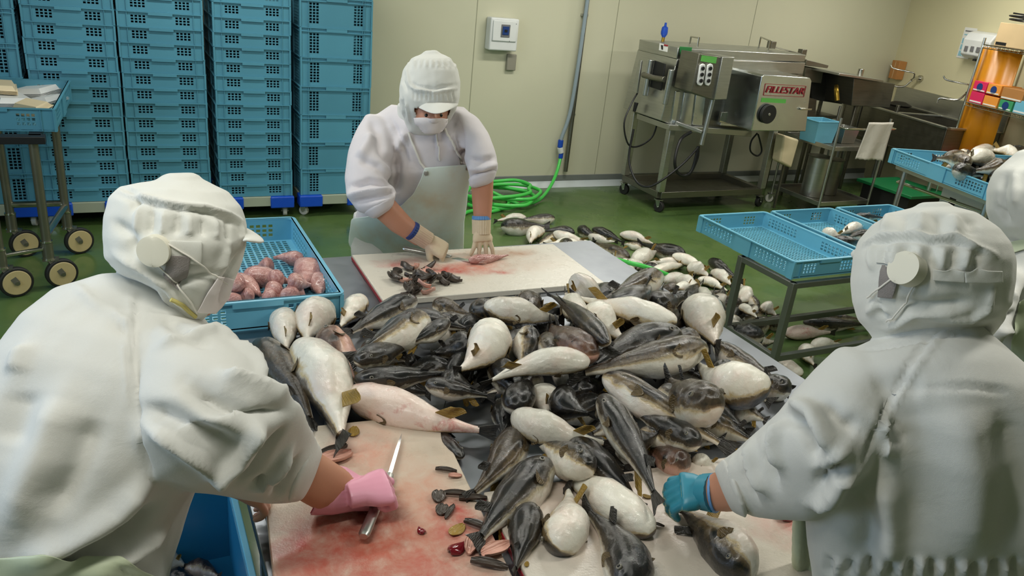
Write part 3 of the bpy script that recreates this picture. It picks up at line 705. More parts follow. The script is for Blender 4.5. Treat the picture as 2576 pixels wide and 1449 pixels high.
def fish(hx, hy, tx_, ty_, wpx, roll, label, base=TZ, kind='n', var=None, full=True, z0=None, pile=True, squish=0.30, tail=True, maxz=0.5, group=None, fins=True, zh=None, zt=None):
    """head pixel, tail pixel, girth in pixels; the fish settles on what already lies below it"""
    if var is None: var = random.randrange(6)
    vert = abs(ty_ - hy) > abs(tx_ - hx)
    zh0 = zt0 = base
    p = onz(hx, hy, base + .03); q = onz(tx_, ty_, base + .03); mid = (p + q) / 2
    dep = -(RC.T @ (np.array(mid) - CAMP))[2]; rad = 0.5 * wpx * dep / FPX
    zh_, zt_ = base + rad * .95, base + rad * .7
    if zh is not None: zh_, zt_ = zh, zt
    else:
        for it in range(80):
            p = onz(hx, hy, zh_); q = onz(tx_, ty_, zt_); C = np.array([p.lerp(q, float(s)) for s in SS]); R_ = SRN / 0.155 * rad
            if not SPH: break
            A = np.array(SPH); dd = np.linalg.norm(C[:, None, :] - A[None, :, :3], axis=2); ov = (R_[:, None] + A[None, :, 3]) * (1 - squish) - dd
            below = A[None, :, 2] < C[:, None, 2] + 0.05
            ov = np.where(below, ov, 0); m_ = ov.max(axis=1)
            if m_.max() < 0.002: break
            k = int(m_.argmax()); s = SS[k]; st_ = min(m_[k], .02) * 0.7 + .001
            zh_ += st_ * (1.15 - s); zt_ += st_ * (.15 + s)
            zh_ = min(zh_, base + maxz); zt_ = min(zt_, base + maxz)
    p = onz(hx, hy, zh_); q = onz(tx_, ty_, zt_); C = [p.lerp(q, float(s)) for s in SS]
    if pile:
        for c, r in zip(C, SRN / 0.155 * rad): SPH.append((c.x, c.y, c.z, r))
    x = (q - p); Lf = x.length; x.normalize()
    cr, cu = Vector(RC[:, 0]), Vector((-RC[0, 2], -RC[1, 2], 0)).normalized()
    hperp = x.cross(Vector((0, 0, 1))).normalized()
    if vert:
        if hperp.dot(cr) < 0: hperp = -hperp
    else:
        if hperp.dot(cu) < 0: hperp = -hperp
    upv = hperp.cross(x).normalized()
    if upv.z < 0: upv = -upv
    a = math.radians(roll); zax = upv * math.cos(a) + hperp * math.sin(a); yax = zax.cross(x)
    sy = rad / 0.155
    Mx = Matrix(((x.x * Lf, yax.x * sy, zax.x * sy, p.x), (x.y * Lf, yax.y * sy, zax.y * sy, p.y), (x.z * Lf, yax.z * sy, zax.z * sy, p.z), (0, 0, 0, 1)))
    r = D.objects.new('pufferfish', None); r.empty_display_size = .05; COL.objects.link(r); r.matrix_world = Mx
    tag(r, label, 'fish', group)
    F = FV[var]; inst(F['bodies'][kind], 'body', r)
    if tail: inst(F['tail'], 'tail_fin', r)
    if fins: inst(F['anal'], 'anal_fin', r)
    if full and fins:
        inst(F['dors'], 'dorsal_fin', r)
        for m in F['pecs']: inst(m, 'pectoral_fin', r)
        for k in (0, 2):
            e = inst(F['eyes'][k], 'eye', r); inst(F['eyes'][k + 1], 'pupil', e)
    return r

# keep the boards and the left crate clear: spheres standing for them are not needed, the pixel positions do it
TG = 'pufferfish heaped on the work table'
# buried bottom layer
fill = [(1010, 900, 960, 860), (1150, 880, 1080, 905), (1230, 870, 1300, 900), (1330, 960, 1240, 980), (1420, 930, 1500, 960), (1560, 900, 1630, 930), (1690, 920, 1760, 950), (1480, 1020, 1400, 1060), (1600, 1000, 1540, 1060),
        (1700, 1040, 1620, 1080), (1800, 1040, 1860, 1080), (1850, 960, 1920, 1000), (1420, 860, 1350, 880), (1530, 840, 1600, 870), (1650, 830, 1720, 800), (1570, 760, 1650, 740), (1470, 800, 1420, 850), (1350, 1060, 1420, 1100),
        (1500, 1130, 1560, 1170), (1600, 1150, 1540, 1100), (1310, 800, 1250, 790), (1120, 820, 1180, 800), (1730, 860, 1670, 880), (1260, 930, 1320, 990), (1390, 790, 1330, 770), (1650, 1110, 1720, 1140), (1180, 920, 1130, 980), (1100, 930, 1020, 950), (1340, 900, 1400, 860), (1460, 900, 1540, 880), (1000, 840, 1060, 820), (940, 880, 1010, 900), (1080, 850, 1140, 840), (1130, 960, 1190, 985), (1000, 960, 1060, 985), (1220, 800, 1270, 790), (1180, 820, 1240, 850), (1240, 900, 1200, 950), (1300, 1010, 1330, 960), (1300, 860, 1260, 900), (1560, 960, 1620, 1000), (1680, 1000, 1740, 1040), (1820, 930, 1880, 960), (1640, 870, 1700, 850), (1560, 1060, 1500, 1090), (1740, 1080, 1800, 1100), (1420, 1000, 1470, 1040), (1520, 740, 1470, 760), (1620, 720, 1570, 740), (1700, 760, 1740, 790), (1450, 1130, 1500, 1170), (1580, 1110, 1640, 1090)]
for i, (a_, b_, c_, d_) in enumerate(fill):
    ex = (c_ - a_) * .6; ey = (d_ - b_) * .6
    fish(a_ - ex * .6, b_ - ey * .6, c_ + ex * .6, d_ + ey * .6, 74, random.choice([0, 20, -30, 60]), 'dark pufferfish mostly buried at the bottom of the table heap', kind='k', full=False, group='buried fish at the bottom of the table heap', maxz=.08)
TF = [
 # hx, hy, tx, ty, w, roll, kind, var, label
 (712, 788, 722, 892, 68, 178, 'n', 0, 'small white-bellied pufferfish against the front of the table crate, left one'),
 (812, 772, 764, 868, 88, -165, 'n', 1, 'plump belly-up pufferfish second from the left under the crate front'),
 (912, 752, 848, 832, 56, 170, 'n', 0, 'narrow belly-up pufferfish below the crate corner'),
 (650, 862, 800, 1075, 88, -52, 'b', 1, 'brown and yellow pufferfish lying on its side, leftmost on the table'),
 (768, 872, 872, 1130, 128, -150, 'n', 2, 'large belly-up pufferfish with a yellow fin, tail over the bloodied board'),
 (820, 838, 896, 975, 90, -70, 'r', 2, 'brown pufferfish with a cut pink side and stump tail'),
 (1035, 790, 1190, 832, 50, 0, 'k', 0, 'black pufferfish behind the near corner of the far board'),
 (1040, 752, 862, 845, 66, 28, 'k', 2, 'dark pufferfish with its head against the far cutting board'),
 (1090, 762, 1190, 795, 48, 10, 'b', 0, 'spotted brown pufferfish just below the red-edged board'),
 (1072, 800, 880, 905, 82, 50, 'n', 1, 'dark backed pufferfish with a long pale flank, left half of the heap'),
 (1130, 806, 985, 880, 40, 20, 'k', 3, 'slim black pufferfish across the pale-flanked one, left of the heap'),
 (895, 908, 1050, 860, 56, 0, 'k', 0, 'black glossy pufferfish pointing at the stump-tailed fish'),
 (1185, 850, 1085, 895, 70, 0, 'k', 5, 'black pufferfish left of the big white-bellied one, mid heap'),
 (893, 955, 1150, 938, 58, 0, 'k', 0, 'long black pufferfish just above the pink-bellied fish'),
 (1070, 965, 1245, 1000, 48, 12, 'k', 0, 'black pufferfish tucked behind the tail of the pink fish'),
 (872, 990, 1248, 1096, 92, 172, 'p', 1, 'large pink-bellied pufferfish lying along the top of the bloodied board'),
 (1160, 1150, 1095, 1050, 36, 0, 'k', 3, 'thin dark pufferfish under the pink fish, by the board corner'),
 (1272, 1010, 1262, 1100, 62, 0, 'k', 0, 'black upright pufferfish right of the pink fish tail'),
 (1185, 770, 1300, 812, 52, -30, 'n', 1, 'two-tone pufferfish with a dark head near the middle of the far board'),
 (1220, 775, 1425, 805, 62, 180, 'n', 1, 'white belly-up pufferfish stretched below the far board'),
 (1335, 745, 1320, 800, 58, 0, 'b', 0, 'brown pufferfish head peeking up against the far board'),
 (1255, 822, 1148, 948, 96, -170, 'n', 2, 'fat white-bellied pufferfish with a yellow fin, centre left of the heap'),
 (1490, 722, 1425, 768, 88, 175, 'n', 0, 'round white-bellied pufferfish right of the far board corner'),
 (1565, 778, 1520, 800, 70, 0, 'k', 5, 'black pufferfish tail-on beneath the striped one'),
 (1660, 692, 1500, 765, 62, 38, 'b', 1, 'two-tone striped pufferfish on the far right of the heap'),
 (1545, 768, 1648, 715, 58, 0, 'k', 4, 'blue-black pufferfish in front of the striped one'),
 (1625, 770, 1730, 748, 66, 10, 'k', 0, 'black mottled pufferfish at the far right corner of the heap'),
 (1700, 800, 1665, 770, 34, 180, 'n', 0, 'small pale pufferfish head beside the long belly-up fish'),
 (1640, 825, 1510, 795, 60, 0, 'b', 0, 'brown pufferfish under the long belly-up fish'),
 (1455, 800, 1420, 735, 52, 175, 'n', 0, 'white-bellied pufferfish with a tail under the far board'),
 (1480, 775, 1580, 868, 76, 178, 'n', 1, 'broad white-bellied pufferfish in the middle of the heap'),
 (1700, 812, 1430, 745, 60, 178, 'n', 2, 'long pinkish belly-up pufferfish reaching left to a black tail'),
 (1335, 832, 1308, 935, 62, 62, 'n', 1, 'dark pufferfish with a cream left side standing below the far board'),
 (1390, 888, 1372, 830, 54, 20, 'b', 0, 'small grey pufferfish between the upright one and the brown one'),
 (1485, 892, 1375, 815, 78, 0, 'r', 1, 'reddish brown pufferfish back-up in the middle of the heap'),
 (1530, 862, 1375, 732, 44, -40, 'n', 2, 'slender pufferfish with a raised black tail and pale edge'),
 (1425, 985, 1545, 962, 66, 0, 'k', 0, 'black pufferfish head pointing left, under the pale spindle fish'),
 (1365, 985, 1375, 1050, 76, 178, 'n', 0, 'white belly showing head-on between two black fish'),
 (1478, 905, 1205, 960, 60, 150, 'n', 3, 'pale spindle-shaped pufferfish with tail to the left, heap centre'),
 (1752, 762, 1808, 880, 96, 178, 'n', 0, 'large white-bellied pufferfish near the table edge, by the stand leg'),
 (1798, 868, 1990, 985, 58, 30, 'b', 0, 'brown slender pufferfish along the right table edge'),
 (1985, 985, 1890, 945, 66, 20, 'k', 0, 'dark pufferfish beneath the big bare belly, right table edge'),
 (1925, 985, 1735, 915, 104, 172, 'n', 4, 'very large white-bellied pufferfish with yellow rim at the right'),
 (1800, 1020, 1668, 948, 108, 0, 'b', 5, 'round dark brown pufferfish seen from above, right of centre'),
 (1760, 1052, 1900, 1112, 74, 28, 'n', 0, 'pale and brown pufferfish by the right worker elbow'),
 (1850, 1022, 1930, 1060, 52, 40, 'b', 0, 'olive pufferfish tucked in by the right worker sleeve'),
 (1700, 838, 1470, 935, 88, 22, 'k', 4, 'big dark pufferfish leaning over the brown-faced one'),
 (1775, 872, 1432, 945, 84, 34, 'b', 1, 'big brown-faced pufferfish with white chin across the heap'),
 (1612, 1080, 1715, 1140, 42, 45, 'n', 0, 'yellow-striped pufferfish squeezed between two black ones'),
 (1520, 945, 1848, 1135, 78, 38, 'n', 2, 'long dark pufferfish with a white flank crossing the right of the heap'),
 (1760, 1118, 1585, 1030, 70, 15, 'k', 0, 'black pufferfish with head by the right worker cuff'),
 (1730, 1178, 1615, 1120, 78, 10, 'r', 0, 'brown snub-nosed pufferfish above the teal glove'),
 (1740, 1158, 1815, 1176, 40, 178, 'n', 0, 'small white and pink belly beside the right worker sleeve'),
 (1288, 1050, 1545, 1130, 78, 172, 'n', 3, 'curved white-bellied pufferfish above the front group'),
 (1518, 998, 1664, 1276, 72, 18, 'k', 1, 'long black pufferfish pointing down to the right board'),
 (1312, 1082, 1180, 1262, 86, -28, 'b', 1, 'brown pufferfish pointing down-left beside the bare table patch'),
 (1440, 1108, 1622, 1284, 78, 10, 'k', 1, 'jet black wrinkled pufferfish in the front group'),
 (1490, 1180, 1335, 1100, 84, 42, 'n', 2, 'pale and brown pufferfish behind the front group'),
 (1642, 1340, 1372, 1152, 94, 168, 'n', 0, 'long belly-up pufferfish with olive lower edge on the right board'),
 (1372, 1165, 1186, 1378, 110, -45, 'k', 2, 'plump glossy pufferfish with white side pointing at the bloodied board'),
 (1335, 1272, 1292, 1452, 80, -15, 'k', 0, 'slim black pufferfish with blue sheen at the front'),
 (1408, 1385, 1432, 1222, 100, -150, 'n', 1, 'short round pufferfish with white belly and brown left edge'),
 (1600, 1490, 1478, 1275, 112, 15, 'k', 4, 'large black pufferfish at the bottom edge in front'),
]
for (hx, hy, tx_, ty_, w_, ro, kd, va, lb) in TF: fish(hx, hy, tx_, ty_, w_ * 1.06, ro, lb, kind=kd, var=va, maxz=.26)
fish(1888, 1446, 1704, 1266, 124, -105, 'big pufferfish held by the teal glove on the right board', kind='n', var=0, maxz=.12)
# ---- heap on the floor behind the table
FG = 'pufferfish heaped on the floor'
for i in range(60):
    u = random.random(); x_ = 1400 + u * 520; y_ = np.interp(x_, [1400, 1600, 1750, 1900], [625, 690, 735, 800]) + random.uniform(-12, 50) * (.5 + u)
    an = random.uniform(0, 6.28); L_ = 34 + 12 * u
    fish(x_ - math.cos(an) * L_, y_ - math.sin(an) * L_ * .5, x_ + math.cos(an) * L_, y_ + math.sin(an) * L_ * .5, 32 + 12 * u, random.choice([0, 30, 180, 90, 0]), 'pufferfish lying under others in the floor heap', base=0.0, full=False, kind=random.choice('nkb'), group='fish buried in the floor heap', maxz=.07)
PF = [
 (1318, 548, 1246, 556, 20, 175, 'n', 'pale pufferfish lying alone, farthest left on the floor'),
 (1390, 550, 1308, 552, 24, 40, 'k', 'pufferfish with a black head beside the lone pale one on the floor'),
 (1268, 568, 1375, 570, 38, 25, 'k', 'dark pufferfish lying on the floor behind the glove'),
 (1440, 585, 1365, 582, 24, 0, 'k', 'black pufferfish at the left end of the floor heap'),
 (1358, 582, 1330, 618, 30, 180, 'n', 'small white-bellied pufferfish just behind the far board'),
 (1398, 592, 1352, 618, 24, 60, 'n', 'two-tone pufferfish second behind the far board edge'),
 (1450, 612, 1370, 615, 22, 180, 'n', 'white belly just showing over the far board edge'),
 (1398, 590, 1492, 614, 24, 150, 'b', 'brown and white pufferfish behind the bare metal table end'),
 (1458, 575, 1505, 600, 24, 0, 'k', 'black pufferfish, back left of the floor heap'),
 (1497, 578, 1570, 612, 24, 0, 'k', 'black pufferfish, back middle of the floor heap'),
 (1484, 596, 1550, 612, 20, 155, 'n', 'pale pufferfish below the two black ones on the floor'),
 (1575, 645, 1492, 606, 30, 15, 'b', 'grey-brown pufferfish pointing at the green hose'),
 (1566, 590, 1650, 616, 22, 165, 'n', 'white pufferfish at the far back of the floor heap'),
 (1612, 622, 1565, 612, 18, 50, 'b', 'small grey pufferfish behind the big black one on the floor'),
 (1716, 640, 1608, 612, 36, 0, 'k', 'big black pufferfish at the back of the floor heap'),
 (1598, 655, 1655, 630, 34, 178, 'n', 'broad white-bellied pufferfish behind the hose end'),
 (1718, 664, 1625, 660, 22, 150, 'b', 'tan-sided pufferfish right of the hose end'),
 (1655, 672, 1615, 668, 18, 175, 'n', 'small pale fish beside the hose end'),
 (1700, 644, 1790, 696, 24, 160, 'n', 'slender white pufferfish at the outer right of the floor heap'),
 (1645, 682, 1736, 660, 22, 178, 'n', 'white pufferfish with tail standing up on the floor heap'),
 (1734, 672, 1785, 698, 32, 178, 'n', 'rounded white pufferfish at the outer edge of the floor heap'),
 (1672, 706, 1748, 696, 30, 165, 'n', 'long white pufferfish in the middle of the floor heap'),
 (1790, 658, 1865, 712, 30, 0, 'k', 'dark pufferfish left of the stand leg, at the heap edge'),
 (1796, 686, 1842, 722, 28, 178, 'n', 'white pufferfish under the dark one by the stand leg'),
 (1762, 703, 1836, 735, 22, 172, 'n', 'thin white pufferfish left of the stand leg'),
 (1705, 726, 1740, 714, 22, 178, 'n', 'short pale pufferfish behind the large belly on the table'),
 (1725, 748, 1768, 706, 26, 0, 'k', 'black pufferfish pointing up beside the stand'),
 (1785, 765, 1750, 712, 24, 170, 'n', 'grey-white pufferfish near the foot of the far stand leg'),
 (1812, 790, 1790, 728, 38, 0, 'k', 'black pufferfish leaning against the far stand leg'),
 (1872, 758, 1862, 712, 30, 178, 'n', 'pale pufferfish right of the far stand leg'),
 (1905, 775, 1885, 738, 24, 60, 'n', 'small two-tone pufferfish at the right heap edge'),
 (1866, 772, 1905, 805, 20, 172, 'n', 'pale pufferfish under the lower rail of the stand'),
 (1916, 770, 1955, 795, 30, 178, 'n', 'white round pufferfish right under the stand rail'),
 (1975, 815, 1905, 800, 34, 0, 'k', 'black pufferfish lying under the stand'),
 (1905, 845, 1830, 812, 46, 0, 'k', 'large black pufferfish behind the stand rail'),
 (2032, 812, 2185, 816, 30, 0, 'k', 'long dark pufferfish on the floor behind the near stand leg'),
 (2070, 800, 2175, 806, 26, 30, 'b', 'olive pufferfish on top of the long dark one on the floor'),
 (1980, 838, 2095, 836, 30, 170, 'p', 'pink and white pufferfish on the floor behind the near stand leg'),
 (2032, 878, 2045, 925, 34, 178, 'n', 'white-bellied pufferfish on the floor beside the right worker'),
 (2045, 868, 2120, 866, 26, 150, 'n', 'pale pufferfish on the floor under the front rail'),
 (1868, 868, 1950, 908, 32, 172, 'n', 'white pufferfish on the floor along the table edge'),
 (2010, 940, 1890, 880, 36, 170, 'n', 'white pufferfish at the foot of the near stand leg'),
]
for (hx, hy, tx_, ty_, w_, ro, kd, lb) in PF: fish(hx - (tx_ - hx) * .06, hy - (ty_ - hy) * .06, tx_ + (tx_ - hx) * .06, ty_, w_ * 1.22, ro, lb, base=0.0, kind=kd, full=False, maxz=.2)
# ---- fish in the trays
tz = ZT - 0.085
for (a) in [(2068, 582, 2128, 600, 30, 175, 'n', 'pale fish head at the left in the middle tray'), (2165, 572, 2100, 592, 30, 160, 'n', 'white fish in the middle tray'), (2092, 606, 2180, 612, 34, 0, 'k', 'dark fish nearest the tray front in the middle tray'), (2190, 590, 2130, 600, 34, 30, 'k', 'dark fish beside the white one in the middle tray'),
            (2155, 536, 2245, 530, 22, 170, 'n', 'white fish in the third tray'), (2150, 545, 2230, 548, 24, 10, 'k', 'dark fish under the white one in the third tray')]:
    fish(*a[:6], a[7], base=tz, kind=a[6], full=False, maxz=.14)
# ------------------------------------------------------------------ people
SKIN = NT('skin'); vv_ = SKIN.coord(); SKIN.color(SKIN.mix(SKIN.noise(vv_, 6, 3), srgb(186, 128, 100), srgb(198, 144, 116))); SKIN.set(0.5)
SKIN.p.inputs['Subsurface Weight'].default_value = 0.15; SKIN.p.inputs['Subsurface Radius'].default_value = (0.01, 0.004, 0.002); SKIN.bump(SKIN.noise(vv_, 120, 3), 0.1, 0.002); SKIN = SKIN.m
COAT = cloth('white_work_coat', srgb(206, 206, 200)); COATP = cloth('white_coat_slightly_pink', srgb(214, 208, 210))
HOOD = cloth('white_hood_cloth', srgb(216, 216, 208)); APR = cloth('pale_mint_apron', srgb(208, 220, 210), srgb(196, 164, 116), 0.5, 0.08)
APG = cloth('pale_green_apron', srgb(188, 198, 168), None, 0.5, 0.08)
MASKM = cloth('white_mask', srgb(226, 218, 216)); MESHM = simple('grey_mesh_window', srgb(134, 128, 124), 0.8, bump=0.5, bscale=500)
PADM = simple('cream_ear_disc', srgb(222, 218, 200), 0.5); STR = simple('white_cord', srgb(222, 218, 208), 0.6)
KNIT = cloth('cream_knit_glove', srgb(214, 196, 166), srgb(176, 104, 104), 0.9, 0.3)
PINKG = simple('pink_rubber_glove', srgb(226, 158, 180), 0.38, bump=0.15, bscale=30); TEALG = simple('teal_rubber_glove', srgb(48, 134, 156), 0.4, bump=0.15, bscale=30)
PALEG = simple('pale_green_palm_coating', srgb(150, 176, 150), 0.5); BLUB = simple('blue_cuff_band', srgb(92, 144, 200), 0.5); TROU = cloth('white_trousers', srgb(206, 206, 202)); BOOT = simple('white_rubber_boot', srgb(214, 214, 208), 0.3)
PINKIN = simple('glove_inner_red', srgb(190, 70, 100), 0.5); YEL = simple('dark_yellow_trim', srgb(196, 184, 110), 0.6)

def SL(lx, ly, rx, ry, d, th, n=28, e=0.9):
    """cross-section whose left and right silhouette points are given in the photo, at depth d, th metres half-thick"""
    A = at(lx, ly, d); B = at(rx, ry, d); c = (A + B) / 2; a = (B - A) / 2; v = (Vector(CAMP) - c).normalized(); v = (v - a * (v.dot(a) / a.length_squared)).normalized()
    out = []
    for k in range(n):
        t = 2 * math.pi * k / n; ct, s_ = math.cos(t), math.sin(t)
        out.append(c + a * math.copysign(abs(ct) ** e, ct) + v * th * math.copysign(abs(s_) ** e, s_))
    return out
def lofts(*sts): m = MB(); m.loft([SL(*s) for s in sts]); return m
def shrink(ring, f):
    c = sum(ring, Vector()) / len(ring); return [c + (p - c) * f for p in ring]
def rounded(rings):
    """cap a loft with small rounding rings"""
    a, b = rings[0], rings[-1]; ca = sum(a, Vector()) / len(a); cb = sum(b, Vector()) / len(b)
    da = (ca - sum(rings[1], Vector()) / len(a)); db = (cb - sum(rings[-2], Vector()) / len(b))
    ra = (a[0] - ca).length * .35; rb = (b[0] - cb).length * .35; da = da.normalized() * ra; db = db.normalized() * rb
    return [[p + da for p in shrink(a, .55)], [p + da * .6 for p in shrink(a, .85)]] + rings + [[p + db * .6 for p in shrink(b, .85)], [p + db for p in shrink(b, .55)]]
def rl(*sts): m = MB(); m.loft(rounded([SL(*s) for s in sts])); return m
def capsule(m, a, b, r1, r2, seg=14):
    a = Vector(a); b = Vector(b); d = (b - a).normalized()
    pts, rs = [], []
    for k in range(5):
        t = math.pi / 2 * (1 - k / 4); pts.append(a - d * r1 * math.sin(t)); rs.append(max(r1 * math.cos(t), r1 * .05))
    for k in range(5):
        t = math.pi / 2 * k / 4; pts.append(b + d * r2 * math.sin(t)); rs.append(max(r2 * math.cos(t), r2 * .05))
    m.tube(pts, rs, seg); return m
def remeshed(name, parts, voxel, iters, mat):
    """one continuous surface from overlapping closed shapes"""
    M_ = MB()
    for p in parts: M_.add(p.v, p.f)
    me = M_.mesh('tmp', mat, 0); o = D.objects.new('tmp', me); COL.objects.link(o)
    r = o.modifiers.new('r', 'REMESH'); r.mode = 'VOXEL'; r.voxel_size = voxel; r.use_smooth_shade = True
    s = o.modifiers.new('s', 'SMOOTH'); s.iterations = iters; s.factor = 0.5
    dg = bpy.context.evaluated_depsgraph_get(); ev = o.evaluated_get(dg)
    out = D.meshes.new_from_object(ev, depsgraph=dg); D.objects.remove(o); D.meshes.remove(me); out.name = name
    out.materials.clear(); out.materials.append(mat); out.polygons.foreach_set('use_smooth', [True] * len(out.polygons)); return out
def co_of(me): a = np.empty(len(me.vertices) * 3); me.vertices.foreach_get('co', a); return a.reshape(-1, 3)
def no_of(me): a = np.empty(len(me.vertices) * 3); me.vertex_normals.foreach_get('vector', a); return a.reshape(-1, 3)
def bvh_of(me): return BVHTree.FromPolygons([tuple(v.co) for v in me.vertices], [tuple(p.vertices) for p in me.polygons])
def cast(bvh, px, py):
    r = Vector(ray(px, py)).normalized(); h = bvh.ray_cast(Vector(CAMP), r); return h[0], h[1]
def creases(me, items, noise=0.0, nf=9.0, seed=1, aniso=(1, 1, 1)):
    """cloth folds: photo polylines found on the surface, raised or sunk in 3-D"""
    bvh = bvh_of(me); C = co_of(me); N = no_of(me); disp = np.zeros(len(C))
    for (poly, wd_, amp) in items:
        pts = []
        for i in range(len(poly) - 1):
            for k in range(6):
                f = k / 6; h, n = cast(bvh, poly[i][0] * (1 - f) + poly[i + 1][0] * f, poly[i][1] * (1 - f) + poly[i + 1][1] * f)
                if h is not None: pts.append(h)
        h, n = cast(bvh, *poly[-1])
        if h is not None: pts.append(h)
        if len(pts) < 2: continue
        P = np.array(pts); best = np.full(len(C), 1e9); tt = np.zeros(len(C)); m = len(P) - 1
        sel = np.where(np.all((C > P.min(0) - 4 * wd_) & (C < P.max(0) + 4 * wd_), axis=1))[0]; Cs = C[sel]; bs = np.full(len(sel), 1e9); ts = np.zeros(len(sel))
        for i in range(m):
            a, b = P[i], P[i + 1]
            if np.linalg.norm(b - a) > .12: continue
            ab = b - a; L2 = max(ab @ ab, 1e-9); t = np.clip(((Cs - a) @ ab) / L2, 0, 1); dd = np.linalg.norm(Cs - a - t[:, None] * ab, axis=1)
            u = dd < bs; bs[u] = dd[u]; ts[u] = ((i + t[u]) / m)
        taper = np.minimum(1, np.minimum(ts, 1 - ts) * 4 + .25)
        disp[sel] += 2.1 * amp * np.exp(-(bs / wd_) ** 2) * taper
    if noise:
        rs = np.random.RandomState(seed); X = C * np.array(aniso); w_ = np.zeros(len(C))
        for k in range(10):
            d_ = rs.normal(size=3); d_ /= np.linalg.norm(d_); fq = nf * (0.6 + 1.6 * rs.rand()); w_ += np.sin(X @ d_ * fq * 6.28 + rs.rand() * 6.28 + 1.2 * np.sin(X @ rs.normal(size=3) * nf * 2)) / (0.6 + fq / nf)
        disp += noise * w_ / 3
    C += N * disp[:, None]; me.vertices.foreach_set('co', C.ravel()); me.update(); return me
def cut_px(me, poly, front=None):
    """open the cloth inside a photo polygon, on the side that faces the camera"""
    bm = bmesh.new(); bm.from_mesh(me); bm.normal_update(); dele = []
    for v in bm.verts:
        c = RC.T @ (np.array(v.co) - CAMP)
        if -c[2] <= 0: continue
        px = CX - c[0] * FPX / c[2]; py = CY + c[1] * FPX / c[2]; ins = False; j = len(poly) - 1
        for i in range(len(poly)):
            if (poly[i][1] > py) != (poly[j][1] > py) and px < (poly[j][0] - poly[i][0]) * (py - poly[i][1]) / (poly[j][1] - poly[i][1]) + poly[i][0]: ins = not ins
            j = i
        if ins and v.normal.dot(Vector(CAMP) - v.co) > 0: dele.append(v)
    bmesh.ops.delete(bm, geom=dele, context='VERTS'); bm.to_mesh(me); bm.free(); me.update()
def put(me, name, parent, solid=0.0, sub=0):
    o = inst(me, name, parent)
    if solid: s = o.modifiers.new('s', 'SOLIDIFY'); s.thickness = solid; s.offset = -1
    if sub: s = o.modifiers.new('u', 'SUBSURF'); s.levels = sub; s.render_levels = sub
    return o
def patch(bvh, rows, name, mat, parent, off=0.004, th=0.002, nu=16, nv=8, extra=None, fallback=None):
    """piece of cloth or plastic lying on a surface: rows of (left, right) photo points"""
    G = []
    for i in range(len(rows) - 1):
        for q in range(nv if i < len(rows) - 2 else nv + 1):
            f = q / nv; a = [rows[i][0][k] * (1 - f) + rows[i + 1][0][k] * f for k in (0, 1)]; b = [rows[i][1][k] * (1 - f) + rows[i + 1][1][k] * f for k in (0, 1)]
            line = []
            for k in range(nu + 1):
                g = k / nu; x = a[0] * (1 - g) + b[0] * g; y = a[1] * (1 - g) + b[1] * g; h, n = cast(bvh, x, y)
                line.append((h + n * off) if h is not None else None)
            G.append(line)
    for line in G:
        ok = [i for i, p in enumerate(line) if p is not None]
        if not ok: continue
        for i, p in enumerate(line):
            if p is None: j = min(ok, key=lambda q: abs(q - i)); line[i] = line[j].copy()
    G = [l for l in G if all(p is not None for p in l)]
    if extra: G += [[p + Vector(e) for p in G[-1]] for e in extra]
    m = MB(); W = len(G[0])
    for l in G: m.v += [tuple(p) for p in l]
    for j in range(len(G) - 1):
        for i in range(W - 1): m.f.append((j * W + i, (j + 1) * W + i, (j + 1) * W + i + 1, j * W + i + 1))
    me = m.mesh(name, mat, 80)
    o = put(me, name, parent, th, 1); o.modifiers['s'].offset = 0; return o
def strand(bvh, pts, name, mat, parent, r=0.0015, off=0.003, n=8):
    P = []
    for i in range(len(pts) - 1):
        for k in range(n):
            f = k / n; h, nn = cast(bvh, pts[i][0] * (1 - f) + pts[i + 1][0] * f, pts[i][1] * (1 - f) + pts[i + 1][1] * f)
            if h is not None: P.append(h + nn * off)
    return MB().tube(P, r, 8).build(name, mat, parent)
def disc(bvh, px, py, r, name, mat, parent, th=0.006):
    h, n = cast(bvh, px, py); m = MB(); m.tube([h - n * 0.004, h + n * (0.006 + th), h + n * (0.008 + th), h + n * (0.006 + th)], [r, r, r * .9, r * .78], 40); return m.build(name, mat, parent, smooth=40)
